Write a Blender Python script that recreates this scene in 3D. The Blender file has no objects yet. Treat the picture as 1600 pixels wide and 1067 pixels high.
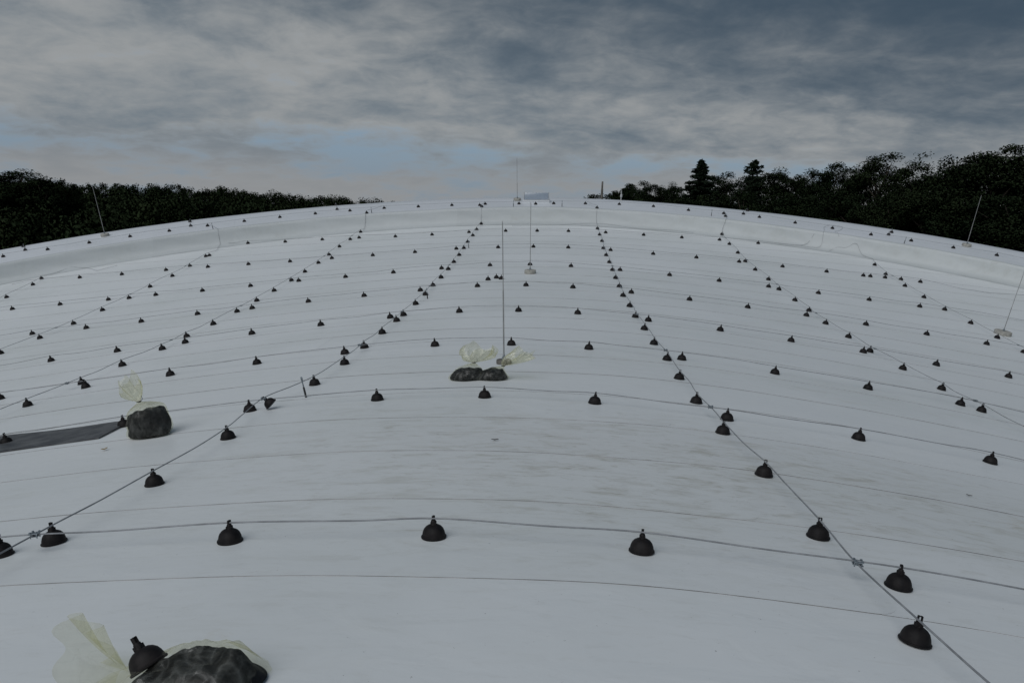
import bpy, bmesh, math, random
import numpy as np
from mathutils import Vector, Matrix, noise

# ------------------------------------------------------------------ camera, sky, sun, exposure
scene = bpy.context.scene
EYE = 11.0                                             # eye level above the ground round the hall
cam_data = bpy.data.cameras.new("camera")
cam_data.sensor_width = 36.0
cam_data.lens = 27.99
cam_data.clip_start = 0.05
cam_data.clip_end = 9000.0
cam = bpy.data.objects.new("camera", cam_data)
scene.collection.objects.link(cam)
FW = Vector((-0.04434777, 0.98380871, -0.17364818))
RT = Vector((0.99823558, 0.05050842, 0.03121893))
UP = Vector((-0.03948415, 0.1719573, 0.9843128))
cam.matrix_world = Matrix(((RT.x, UP.x, -FW.x, 0.0), (RT.y, UP.y, -FW.y, 0.0), (RT.z, UP.z, -FW.z, EYE), (0, 0, 0, 1)))
scene.camera = cam

SUN_AZ = math.radians(-150.0)                          # clockwise from +Y: light comes from behind on the left
SUN_EL = math.radians(47.0)
world = bpy.data.worlds.new("World")
scene.world = world
world.use_nodes = True
wt = world.node_tree
for n in list(wt.nodes):
    wt.nodes.remove(n)


class G:
    """small helper for writing node graphs"""
    def __init__(self, tree):
        self.t = tree

    def n(self, kind, **kw):
        nd = self.t.nodes.new(kind)
        for k, v in kw.items():
            setattr(nd, k, v)
        return nd

    def put(self, sock, v):
        if isinstance(v, bpy.types.NodeSocket):
            self.t.links.new(v, sock)
        else:
            sock.default_value = v

    def math(self, op, a, b=0.0, c=None, clamp=False):
        m = self.n("ShaderNodeMath", operation=op, use_clamp=clamp)
        self.put(m.inputs[0], a)
        self.put(m.inputs[1], b)
        if c is not None:
            self.put(m.inputs[2], c)
        return m.outputs[0]

    def vmath(self, op, a, b=(0, 0, 0)):
        m = self.n("ShaderNodeVectorMath", operation=op)
        self.put(m.inputs[0], a)
        self.put(m.inputs[1], b)
        return m.outputs["Value"] if op in ("LENGTH", "DISTANCE", "DOT_PRODUCT") else m.outputs[0]

    def noise(self, vec, scale, detail=4.0, rough=0.55, dist=0.0):
        m = self.n("ShaderNodeTexNoise")
        if vec is not None:
            self.put(m.inputs["Vector"], vec)
        m.inputs["Scale"].default_value = scale
        m.inputs["Detail"].default_value = detail
        m.inputs["Roughness"].default_value = rough
        m.inputs["Distortion"].default_value = dist
        return m.outputs["Fac"]

    def rng(self, v, a, b, c=0.0, d=1.0, smooth=True):
        m = self.n("ShaderNodeMapRange")
        m.interpolation_type = "SMOOTHSTEP" if smooth else "LINEAR"
        self.put(m.inputs["Value"], v)
        self.put(m.inputs["From Min"], a)
        self.put(m.inputs["From Max"], b)
        self.put(m.inputs["To Min"], c)
        self.put(m.inputs["To Max"], d)
        return m.outputs["Result"]

    def mix(self, f, a, b, blend="MIX"):
        m = self.n("ShaderNodeMix", data_type="RGBA", blend_type=blend)
        self.put(m.inputs["Factor"], f)
        ins = [s for s in m.inputs if s.type == "RGBA"]
        self.put(ins[0], a if isinstance(a, bpy.types.NodeSocket) else (*a, 1.0))
        self.put(ins[1], b if isinstance(b, bpy.types.NodeSocket) else (*b, 1.0))
        return [s for s in m.outputs if s.type == "RGBA"][0]


def build_sky():
    g = G(wt)
    out = g.n("ShaderNodeOutputWorld")
    bg = g.n("ShaderNodeBackground")
    bg.inputs["Strength"].default_value = SKY_STRENGTH
    sky = g.n("ShaderNodeTexSky", sky_type="NISHITA")
    sky.sun_disc = False
    sky.sun_elevation = SUN_EL
    sky.sun_rotation = SUN_AZ
    sky.altitude = 200.0
    sky.air_density = 1.0
    sky.dust_density = 1.6
    tc = g.n("ShaderNodeTexCoord")
    d = tc.outputs["Generated"]
    sp = g.n("ShaderNodeSeparateXYZ")
    g.put(sp.inputs[0], d)
    z = g.math("MAXIMUM", sp.outputs[2], 0.0)
    inv = g.math("DIVIDE", 1.0, g.math("ADD", z, 0.25))
    cx = g.math("MULTIPLY", sp.outputs[0], inv)
    cy = g.math("MULTIPLY", sp.outputs[1], inv)
    cb = g.n("ShaderNodeCombineXYZ")
    g.put(cb.inputs[0], cx)
    g.put(cb.inputs[1], cy)
    v = cb.outputs[0]                                   # a flat cloud deck seen from below
    v1 = g.vmath("ADD", g.vmath("MULTIPLY", v, (1.15, 1.15, 1.0)), SKY_SHIFT)
    big = g.noise(v1, 0.60, 2.0, 0.45)
    mid = g.noise(v1, 2.1, 5.0, 0.55, 0.3)
    fine = g.noise(v1, 6.0, 9.0, 0.62, 0.35)
    # cover: the deck breaks up with distance, so thin blue shows low over the horizon
    cov = g.math("ADD", g.math("MULTIPLY", big, 0.66), g.math("MULTIPLY", mid, 0.62))
    cov = g.math("ADD", cov, g.math("MULTIPLY", fine, 0.34))
    thr = g.math("SUBTRACT", g.rng(z, 0.045, 0.10, 0.845, 0.57), g.rng(z, 0.015, 0.05, 0.10, 0.0))
    thr = g.math("SUBTRACT", thr, g.rng(sp.outputs[0], -0.2, 0.55, 0.0, 0.20))
    cover = g.rng(g.math("SUBTRACT", cov, thr), -0.09, 0.12)
    # thickness: dark undersides where the deck is thick, bright where it is thin
    thick = g.math("ADD", g.math("MULTIPLY", big, 0.45), g.math("MULTIPLY", mid, 0.62))
    thick = g.math("ADD", thick, g.math("MULTIPLY", fine, 0.40))
    th = g.rng(thick, 0.50, 0.95)
    cloud = g.mix(th, CLOUD_LIGHT, CLOUD_DARK)
    # a heavier, bluer bank overhead and to the right
    bank = g.rng(g.math("ADD", g.math("MULTIPLY", z, 2.6), g.math("ADD", g.math("MULTIPLY", sp.outputs[0], 0.40), g.math("MULTIPLY", thick, 0.75))), 0.72, 1.42, 0.0, 0.95)
    cloud = g.mix(bank, cloud, CLOUD_BANK)
    blue = g.mix(0.75, sky.outputs[0], SKY_BLUE)
    hz = g.rng(z, 0.0, 0.085, 0.75, 0.0)
    cloud = g.mix(hz, cloud, (2.75, 2.80, 2.85))
    blue = g.mix(hz, blue, SKY_LOW)
    col = g.mix(cover, blue, cloud)
    g.put(bg.inputs["Color"], col)
    g.put(out.inputs["Surface"], bg.outputs[0])


SKY_STRENGTH = 0.10
CLOUD_LIGHT, CLOUD_DARK, CLOUD_BANK = (3.20, 3.30, 3.32), (1.48, 1.84, 2.18), (0.45, 0.72, 1.04)
SKY_BLUE, SKY_LOW = (1.35, 2.18, 3.35), (2.20, 2.68, 3.12)
SKY_SHIFT = (5.5, 15.2, 0.0)
build_sky()

sun_data = bpy.data.lights.new("sun", "SUN")
sun_data.energy = 1.48
sun_data.angle = math.radians(60.0)
sun_data.color = (0.985, 0.99, 1.0)
sun = bpy.data.objects.new("sun", sun_data)
scene.collection.objects.link(sun)
sdir = Vector((math.sin(SUN_AZ) * math.cos(SUN_EL), math.cos(SUN_AZ) * math.cos(SUN_EL), math.sin(SUN_EL)))
sun.rotation_euler = sdir.to_track_quat("Z", "Y").to_euler()
sun.location = (0, 0, 60)

scene.view_settings.view_transform = "Standard"
scene.view_settings.look = "None"
scene.view_settings.exposure = 0.06
scene.view_settings.gamma = 1.0
scene.view_settings.use_curve_mapping = False

# ------------------------------------------------------------------ helpers
random.seed(7)
RNG = np.random.default_rng(7)
COL = scene.collection


def make_mesh(name, verts, faces, mats, smooth=True, fmat=None):
    me = bpy.data.meshes.new(name)
    me.from_pydata([tuple(map(float, v)) for v in verts], [], faces)
    for m in (mats if isinstance(mats, (list, tuple)) else [mats]):
        me.materials.append(m)
    if fmat is not None:
        me.polygons.foreach_set("material_index", fmat)
    if smooth:
        me.polygons.foreach_set("use_smooth", [True] * len(me.polygons))
    me.update()
    return me


def link(name, me, parent=None):
    o = bpy.data.objects.new(name, me)
    COL.objects.link(o)
    if parent is not None:
        o.parent = parent
    return o


def tag(o, label=None, cat=None, group=None, kind=None):
    if label:
        o["label"] = label
    if cat:
        o["category"] = cat
    if group:
        o["group"] = group
    if kind:
        o["kind"] = kind
    return o


def empty(name, mw):
    o = bpy.data.objects.new(name, None)
    o.empty_display_size = 0.1
    COL.objects.link(o)
    o.matrix_world = mw
    return o


def material(name, col, rough=0.5, metal=0.0, spec=0.5):
    m = bpy.data.materials.new(name)
    m.use_nodes = True
    b = m.node_tree.nodes["Principled BSDF"]
    b.inputs["Base Color"].default_value = (*col, 1)
    b.inputs["Roughness"].default_value = rough
    b.inputs["Metallic"].default_value = metal
    b.inputs["Specular IOR Level"].default_value = spec
    return m, G(m.node_tree), b


class Geo:
    """collects shapes for one mesh"""
    def __init__(self):
        self.v = []
        self.f = []

    def add(self, verts, faces):
        o = len(self.v)
        self.v += [tuple(p) for p in verts]
        self.f += [tuple(i + o for i in q) for q in faces]

    def lathe(self, prof, n=24, cap_top=True, cap_bot=True, mw=None):
        vs, fs = [], []
        for r, z in prof:
            for k in range(n):
                a = 2 * math.pi * k / n
                vs.append(Vector((r * math.cos(a), r * math.sin(a), z)))
        for i in range(len(prof) - 1):
            for k in range(n):
                k2 = (k + 1) % n
                fs.append((i * n + k, i * n + k2, (i + 1) * n + k2, (i + 1) * n + k))
        if cap_bot:
            fs.append(tuple(range(n - 1, -1, -1)))
        if cap_top:
            fs.append(tuple((len(prof) - 1) * n + k for k in range(n)))
        if mw is not None:
            vs = [mw @ v for v in vs]
        self.add(vs, fs)

    def box(self, c, s, mw=None, bev=0.0):
        bm = bmesh.new()
        bmesh.ops.create_cube(bm, size=1.0)
        for v in bm.verts:
            v.co = Vector((v.co.x * s[0], v.co.y * s[1], v.co.z * s[2]))
        if bev:
            bmesh.ops.bevel(bm, geom=bm.edges[:], offset=bev, segments=2, profile=0.6, affect="EDGES")
        vs = [v.co + Vector(c) for v in bm.verts]
        if mw is not None:
            vs = [mw @ v for v in vs]
        bm.verts.index_update()
        fs = [tuple(v.index for v in f.verts) for f in bm.faces]
        bm.free()
        self.add(vs, fs)

    def tube(self, pts, rad, n=6, caps=True):
        pts = [Vector(p) for p in pts]
        rads = rad if isinstance(rad, (list, tuple)) else [rad] * len(pts)
        vs, fs = [], []
        ref = Vector((0.31, 0.17, 0.93)).normalized()
        for i, p in enumerate(pts):
            t = (pts[min(i + 1, len(pts) - 1)] - pts[max(i - 1, 0)])
            if t.length < 1e-9:
                t = Vector((0, 0, 1))
            t.normalize()
            a = t.cross(ref)
            if a.length < 0.05:
                a = t.cross(Vector((1, 0, 0)))
            a.normalize()
            b = t.cross(a)
            for k in range(n):
                an = 2 * math.pi * k / n
                vs.append(p + (a * math.cos(an) + b * math.sin(an)) * rads[i])
        for i in range(len(pts) - 1):
            for k in range(n):
                k2 = (k + 1) % n
                fs.append((i * n + k, i * n + k2, (i + 1) * n + k2, (i + 1) * n + k))
        if caps:
            fs.append(tuple(range(n - 1, -1, -1)))
            fs.append(tuple((len(pts) - 1) * n + k for k in range(n)))
        self.add(vs, fs)

    def mesh(self, name, mats, smooth=True):
        return make_mesh(name, self.v, self.f, mats, smooth)


def flat_by_angle(me, deg=35):
    bm = bmesh.new()
    bm.from_mesh(me)
    for e in bm.edges:
        if len(e.link_faces) == 2 and e.calc_face_angle(0) > math.radians(deg):
            e.smooth = False
    bm.to_mesh(me)
    bm.free()
    return me


# ------------------------------------------------------------------ the shape of the roof
CF = [-1.88919, -0.11541, 0.44975, -0.00409, 0.07769, 0.12069, -0.04942, 0.0085, -2.16808, 0.80379, 0.14793, -0.06531]
XC, YC, R_RING, R_EDGE, R_FOOT, R_TOP, LIFT = -0.8373, -0.5479, 29.29, 30.60, 28.20, 28.34, 0.514


def roof_z(X, Y):
    """saddle-shaped inner roof (numpy), world height"""
    X = np.asarray(X, float)
    Y = np.asarray(Y, float)
    Ye = np.where(Y > 2.0, Y, 2.0 - 2.0 * (1.0 - np.exp(np.minimum(Y - 2.0, 0.0) / 2.0)))
    x = X / 10.0
    y = (Ye - 10.0) / 10.0
    b = (1.0, x, np.sqrt(x * x + 0.16) - 0.4)
    z = 0.0
    for i in range(3):
        for j in range(4):
            z = z + CF[i * 4 + j] * b[i] * y ** j
    # slow unevenness of the insulation boards under the membrane
    z = z + 0.0045 * np.sin(X * 1.9 + 1.3 * np.sin(Y * 0.7)) * np.sin(Y * 2.3 + 0.8 * np.sin(X * 0.9))
    return z + EYE


def rho(X, Y):
    return np.hypot(np.asarray(X, float) - XC, np.asarray(Y, float) - YC)


UPSTAND = [(R_FOOT - 0.34, 0.0062), (R_FOOT - 0.20, 0.010), (R_FOOT - 0.10, 0.022), (R_FOOT - 0.03, 0.055), (R_FOOT + 0.02, 0.12), (R_FOOT + 0.055, 0.22), (R_FOOT + 0.08, 0.32),
           (R_FOOT + 0.098, 0.42), (R_TOP - 0.03, LIFT - 0.02), (R_TOP, LIFT + 0.006), (R_TOP + 0.10, LIFT + 0.009)]


def surf(X, Y):
    """height of the membrane one stands on: sheets, upstand and rim"""
    return roof_z(X, Y) + np.interp(rho(X, Y), [p[0] for p in UPSTAND], [p[1] for p in UPSTAND])


def normal(X, Y, lifted=None):
    e = 0.15
    dzx = (roof_z(X + e, Y) - roof_z(X - e, Y)) / (2 * e)
    dzy = (roof_z(X, Y + e) - roof_z(X, Y - e)) / (2 * e)
    return Vector((-float(dzx), -float(dzy), 1.0)).normalized()


def frame_at(X, Y, heading=0.0, h=0.0):
    """matrix standing on the roof at X, Y; local x along the heading"""
    n = normal(X, Y)
    xd = Vector((math.cos(heading), math.sin(heading), 0))
    yd = n.cross(xd).normalized()
    xd = yd.cross(n).normalized()
    p = Vector((X, Y, float(surf(X, Y)))) + n * h
    return Matrix(((xd.x, yd.x, n.x, p.x), (xd.y, yd.y, n.y, p.y), (xd.z, yd.z, n.z, p.z), (0, 0, 0, 1)))


def P3(X, Y, h):
    n = normal(X, Y)
    return Vector((X, Y, float(surf(X, Y)))) + Vector((0, 0, h))


# ------------------------------------------------------------------ materials
def mat_membrane(name, base, dirt=1.0, lo=0.965, hi=1.02):
    m, g, b = material(name, base, 0.42, 0.0, 0.35)
    geo = g.n("ShaderNodeNewGeometry")
    pos = geo.outputs["Position"]
    oi = g.n("ShaderNodeObjectInfo")
    st = g.vmath("MULTIPLY", pos, (0.55, 1.5, 0.6))
    big = g.noise(g.vmath("MULTIPLY", pos, (0.35, 0.45, 0.3)), 1.0, 4.0, 0.55)
    smear = g.noise(st, 4.6, 9.0, 0.70, 0.5)
    blot = g.noise(g.vmath("MULTIPLY", pos, (0.8, 2.4, 1.0)), 8.0, 8.0, 0.72, 0.8)
    speck = g.noise(pos, 42.0, 3.0, 0.6)
    # trodden patch where people walked and knelt
    dist = g.vmath("LENGTH", g.vmath("MULTIPLY", g.vmath("SUBTRACT", pos, (0.75, 5.35, 9.2)), (0.27, 0.50, 0.0)))
    patch = g.rng(dist, 0.10, 1.20, 1.0, 0.0)
    dist2 = g.vmath("LENGTH", g.vmath("MULTIPLY", g.vmath("SUBTRACT", pos, (3.3, 5.4, 9.1)), (0.9, 1.5, 0.0)))
    patch2 = g.rng(dist2, 0.1, 1.1, 1.0, 0.0)
    patch = g.math("MAXIMUM", patch, g.math("MULTIPLY", patch2, 0.7))
    amount = g.math("ADD", g.math("MULTIPLY", patch, 0.85), g.rng(big, 0.42, 0.72, 0.08, 0.42))
    s1 = g.math("MULTIPLY", g.rng(smear, 0.46, 0.70), amount)
    s2 = g.math("MULTIPLY", g.rng(blot, 0.53, 0.68), g.math("ADD", g.math("MULTIPLY", patch, 0.7), 0.20))
    film = g.math("MULTIPLY", amount, 0.15)
    dirtf = g.math("MULTIPLY", g.math("ADD", g.math("ADD", g.math("MULTIPLY", s1, 0.50), g.math("MULTIPLY", s2, 0.50)), film), dirt, clamp=True)
    tone = g.rng(oi.outputs["Random"], 0.0, 1.0, lo, hi, smooth=False)
    hsv = g.n("ShaderNodeHueSaturation")
    hsv.inputs["Color"].default_value = (*base, 1)
    g.put(hsv.inputs["Value"], tone)
    c = g.mix(g.rng(big, 0.35, 0.7), hsv.outputs[0], tuple(x * k for x, k in zip(base, (0.955, 0.965, 0.96))))
    c = g.mix(g.math("MULTIPLY", dirtf, 0.85), c, (0.31, 0.29, 0.215))
    c = g.mix(g.math("MULTIPLY", g.rng(speck, 0.715, 0.76), 0.55), c, (0.12, 0.11, 0.09))
    # the odd yellowish run mark
    yd = g.vmath("LENGTH", g.vmath("MULTIPLY", g.vmath("SUBTRACT", pos, (3.55, 5.10, 9.1)), (1.6, 3.4, 0.0)))
    c = g.mix(g.math("MULTIPLY", g.math("MULTIPLY", g.rng(yd, 0.2, 1.1, 1.0, 0.0), g.rng(blot, 0.46, 0.60)), 0.65), c, (0.42, 0.33, 0.17))
    yel = g.noise(g.vmath("MULTIPLY", pos, (1.1, 0.9, 1.0)), 1.7, 6.0, 0.7, 1.2)
    c = g.mix(g.math("MULTIPLY", g.rng(yel, 0.68, 0.80), 0.22), c, (0.55, 0.46, 0.28))
    g.put(b.inputs["Base Color"], c)
    g.put(b.inputs["Roughness"], g.rng(smear, 0.3, 0.8, 0.36, 0.60))
    bump = g.n("ShaderNodeBump")
    bump.inputs["Strength"].default_value = 0.32
    bump.inputs["Distance"].default_value = 0.02
    ripple = g.noise(g.vmath("MULTIPLY", pos, (1.0, 1.6, 1.0)), 2.2, 5.0, 0.5, 0.6)
    g.put(bump.inputs["Height"], g.math("ADD", ripple, g.math("MULTIPLY", speck, 0.02)))
    g.put(b.inputs["Normal"], bump.outputs[0])
    return m


M_MEMBRANE = mat_membrane("white_membrane", (0.785, 0.806, 0.810))
M_RIM = mat_membrane("rim_membrane", (0.735, 0.755, 0.785), 0.6)
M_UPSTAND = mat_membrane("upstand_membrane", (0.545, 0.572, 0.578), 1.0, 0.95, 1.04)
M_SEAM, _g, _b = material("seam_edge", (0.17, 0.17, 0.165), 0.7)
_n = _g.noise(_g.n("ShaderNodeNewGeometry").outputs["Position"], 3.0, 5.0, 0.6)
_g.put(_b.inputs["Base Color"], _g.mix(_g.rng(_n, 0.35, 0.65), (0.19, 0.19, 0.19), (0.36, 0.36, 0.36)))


def mat_noisy(name, c0, c1, scale, rough=0.6, metal=0.0, bump=0.0, spec=0.4, rand=0.0):
    m, g, b = material(name, c0, rough, metal, spec)
    tc = g.n("ShaderNodeTexCoord")
    f = g.noise(tc.outputs["Object"], scale, 6.0, 0.6)
    fac = g.rng(f, 0.35, 0.68)
    if rand:
        oi = g.n("ShaderNodeObjectInfo")
        fac = g.math("ADD", g.math("MULTIPLY", fac, 1.0 - rand), g.math("MULTIPLY", oi.outputs["Random"], rand), clamp=True)
    g.put(b.inputs["Base Color"], g.mix(fac, c0, c1))
    if bump:
        bp = g.n("ShaderNodeBump")
        bp.inputs["Strength"].default_value = bump
        bp.inputs["Distance"].default_value = 0.01
        g.put(bp.inputs["Height"], f)
        g.put(b.inputs["Normal"], bp.outputs[0])
    return m


M_HOLDER = mat_noisy("black_plastic", (0.005, 0.0047, 0.0055), (0.020, 0.017, 0.0165), 26.0, 0.6, 0.0, 0.2, 0.2, 0.4)
M_WIRE = mat_noisy("aluminium_wire", (0.21, 0.218, 0.23), (0.34, 0.35, 0.365), 9.0, 0.5, 0.15)
M_GALV = mat_noisy("galvanised_steel", (0.16, 0.19, 0.21), (0.42, 0.46, 0.49), 60.0, 0.42, 0.7, 0.1)
M_ROD = mat_noisy("rod_aluminium", (0.26, 0.26, 0.26), (0.40, 0.40, 0.39), 5.0, 0.45, 0.3)
M_CONCRETE = mat_noisy("concrete", (0.30, 0.29, 0.26), (0.46, 0.45, 0.41), 14.0, 0.9, 0.0, 0.5)
M_PIN_BLACK = mat_noisy("shrink_sleeve", (0.010, 0.010, 0.011), (0.03, 0.03, 0.03), 30.0, 0.5)
M_STRIP = mat_noisy("grey_sheet", (0.050, 0.053, 0.058), (0.125, 0.128, 0.130), 5.0, 0.55, 0.0, 0.6)
M_WALL = mat_noisy("wall_render", (0.50, 0.50, 0.48), (0.60, 0.60, 0.58), 0.6, 0.8)
M_WHITE = mat_noisy("white_paint", (0.44, 0.45, 0.45), (0.55, 0.55, 0.55), 5.0, 0.4)
M_SCRAP = mat_noisy("scrap", (0.03, 0.028, 0.024), (0.10, 0.075, 0.05), 30.0, 0.8)
M_LEAFBIT = mat_noisy("dry_leaf", (0.28, 0.20, 0.10), (0.45, 0.36, 0.22), 40.0, 0.8)
M_FILL = mat_noisy("dark_bag_filling", (0.006, 0.007, 0.009), (0.011, 0.012, 0.014), 70.0, 0.6, 0.0, 0.25, 0.2)
M_GROUND = mat_noisy("meadow", (0.035, 0.055, 0.02), (0.07, 0.085, 0.035), 0.08, 0.95)
M_BARK = mat_noisy("bark", (0.035, 0.028, 0.022), (0.085, 0.07, 0.055), 3.0, 0.95, 0.0, 0.6)
M_MAST = mat_noisy("weathered_mast", (0.10, 0.095, 0.085), (0.17, 0.16, 0.145), 2.0, 0.85)


def mat_film(name, tint, body, amt, crease=2.2, even=0.0):
    m = bpy.data.materials.new(name)
    m.use_nodes = True
    t = m.node_tree
    for n in list(t.nodes):
        t.nodes.remove(n)
    g = G(t)
    out = g.n("ShaderNodeOutputMaterial")
    tr = g.n("ShaderNodeBsdfTransparent")
    tr.inputs[0].default_value = (*tint, 1)
    df = g.n("ShaderNodeBsdfDiffuse")
    df.inputs[0].default_value = (*body, 1)
    tl = g.n("ShaderNodeBsdfTranslucent")
    tl.inputs[0].default_value = (*body, 1)
    gl = g.n("ShaderNodeBsdfGlossy")
    gl.inputs["Roughness"].default_value = 0.22
    tc = g.n("ShaderNodeTexCoord")
    f = g.noise(tc.outputs["Object"], 11.0, 3.0, 0.5, 0.8)
    bp = g.n("ShaderNodeBump")
    bp.inputs["Strength"].default_value = 0.6
    bp.inputs["Distance"].default_value = 0.02
    g.put(bp.inputs["Height"], f)
    for nd in (df, gl):
        g.put(nd.inputs["Normal"], bp.outputs[0])
    a = g.n("ShaderNodeMixShader")
    a.inputs[0].default_value = 0.5
    g.put(a.inputs[1], df.outputs[0])
    g.put(a.inputs[2], tl.outputs[0])
    b2 = g.n("ShaderNodeMixShader")
    b2.inputs[0].default_value = 0.25
    g.put(b2.inputs[1], a.outputs[0])
    g.put(b2.inputs[2], gl.outputs[0])
    c = g.n("ShaderNodeMixShader")
    # thin film, whiter along its creases
    f2 = g.noise(g.vmath("MULTIPLY", tc.outputs["Object"], (1.0, 1.0, 0.55)), 7.0, 2.0, 0.45, 0.8)
    cre = g.math("SUBTRACT", 1.0, g.math("MULTIPLY", g.math("ABSOLUTE", g.math("SUBTRACT", f2, 0.5)), 2.0))
    cre = g.math("POWER", cre, 14.0)
    f3 = g.noise(tc.outputs["Object"], 13.0, 2.0, 0.45, 0.8)
    cre2 = g.math("POWER", g.math("SUBTRACT", 1.0, g.math("MULTIPLY", g.math("ABSOLUTE", g.math("SUBTRACT", f3, 0.5)), 2.0)), 16.0)
    fac = g.math("ADD", g.rng(f, 0.34, 0.72, amt * (0.35 + 0.6 * even), amt * (1.3 - 0.25 * even)), g.math("ADD", g.math("MULTIPLY", cre, amt * crease), g.math("MULTIPLY", cre2, amt * crease * 0.6)), clamp=True)
    g.put(c.inputs[0], fac)
    g.put(c.inputs[1], tr.outputs[0])
    g.put(c.inputs[2], b2.outputs[0])
    g.put(out.inputs[0], c.outputs[0])
    return m


M_FILM = mat_film("bag_film", (0.965, 0.962, 0.90), (0.80, 0.80, 0.74), 0.042, 2.6)
M_TUFT = mat_film("bag_film_gathered", (0.965, 0.960, 0.87), (0.78, 0.77, 0.60), 0.12)
M_FILM_CLEAR = mat_film("bag_film_thin", (0.96, 0.955, 0.88), (0.78, 0.78, 0.70), 0.055, 2.8)
M_MOUTH = mat_film("bag_film_mouth", (0.955, 0.95, 0.87), (0.78, 0.77, 0.62), 0.07, 2.0)
M_PANE = mat_film("vent_panel", (0.86, 0.90, 0.95), (0.55, 0.61, 0.68), 0.50, 0.0, 1.0)
M_PANE.node_tree.nodes['Bump'].inputs['Strength'].default_value = 0.02


def mat_leaf(name, c0, c1):
    m, g, b = material(name, c0, 0.9, 0.0, 0.0)
    oi = g.n("ShaderNodeObjectInfo")
    geo = g.n("ShaderNodeNewGeometry")
    f = g.noise(geo.outputs["Position"], 0.45, 3.0, 0.5)
    fac = g.math("ADD", g.math("MULTIPLY", g.rng(f, 0.3, 0.7), 0.6), g.math("MULTIPLY", oi.outputs["Random"], 0.4), clamp=True)
    g.put(b.inputs["Base Color"], g.mix(fac, c0, c1))
    return m


M_LEAF = mat_leaf("leaf_green", (0.015, 0.024, 0.013), (0.026, 0.037, 0.018))
M_NEEDLE = mat_leaf("needle_green", (0.014, 0.022, 0.016), (0.022, 0.032, 0.020))

# ------------------------------------------------------------------ ground
n = 120
gx = np.sinh(np.linspace(-1, 1, n) * 4.6) / math.sinh(4.6) * 4000.0
GX, GY = np.meshgrid(gx, gx, indexing="ij")


def ground_z(X, Y):
    r = np.hypot(X, Y)
    w = np.clip((r - 45) / 60, 0, 1) * np.clip((900 - r) / 500, 0, 1)
    return w * (0.4 + 0.5 * np.sin(X * 0.03 + 1.0) * np.cos(Y * 0.027)) - 0.012 * np.maximum(0, r - 230)


gv = np.stack([GX, GY, ground_z(GX, GY)], -1).reshape(-1, 3)
gf = [(i * n + j, (i + 1) * n + j, (i + 1) * n + j + 1, i * n + j + 1) for i in range(n - 1) for j in range(n - 1)]
ground = link("ground", make_mesh("ground", gv, gf, M_GROUND))
tag(ground, kind="structure")

# ------------------------------------------------------------------ roof: deck with walls, membrane sheets, upstand, rim
NA = 240
vs, fs = [], []
radii = [0.0, 4, 8, 12, 16, 20, 24, 27, 28.15]
for r in radii[1:]:
    for k in range(NA):
        a = 2 * math.pi * k / NA
        X, Y = XC + r * math.sin(a), YC + r * math.cos(a)
        vs.append((X, Y, float(roof_z(X, Y)) - 0.06))
for i in range(len(radii) - 2):
    for k in range(NA):
        k2 = (k + 1) % NA
        fs.append((i * NA + k, (i + 1) * NA + k, (i + 1) * NA + k2, i * NA + k2))
o0 = len(vs)
vs.append((XC, YC, float(roof_z(XC, YC)) - 0.06))
fs += [(o0, k, (k + 1) % NA) for k in range(NA)]
# outer wall down to the ground
o1 = len(vs)
for dz in (0, 1):
    for k in range(NA):
        a = 2 * math.pi * k / NA
        X, Y = XC + 30.3 * math.sin(a), YC + 30.3 * math.cos(a)
        vs.append((X, Y, -0.4 if dz == 0 else float(roof_z(X, Y)) + LIFT - 0.05))
for k in range(NA):
    k2 = (k + 1) % NA
    fs.append((o1 + k, o1 + k2, o1 + NA + k2, o1 + NA + k))
# inner slab edge joining the deck to the wall under the rim
o2 = o1 + NA
for k in range(NA):
    k2 = (k + 1) % NA
    q = (len(radii) - 2) * NA
    fs.append((q + k, o2 + k, o2 + k2, q + k2))
roof = link("roof", make_mesh("roof", vs, fs, M_WALL))
tag(roof, kind="structure")

SEAM0, SEAM_W = 3.19, 1.10
END_X = {0: 1.56, 1: 1.25, 3: 1.08, 2: 7.4, 4: -6.2, 5: 4.6, 6: 2.6, 7: -3.3, 8: 0.35, 9: 0.62}


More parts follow.
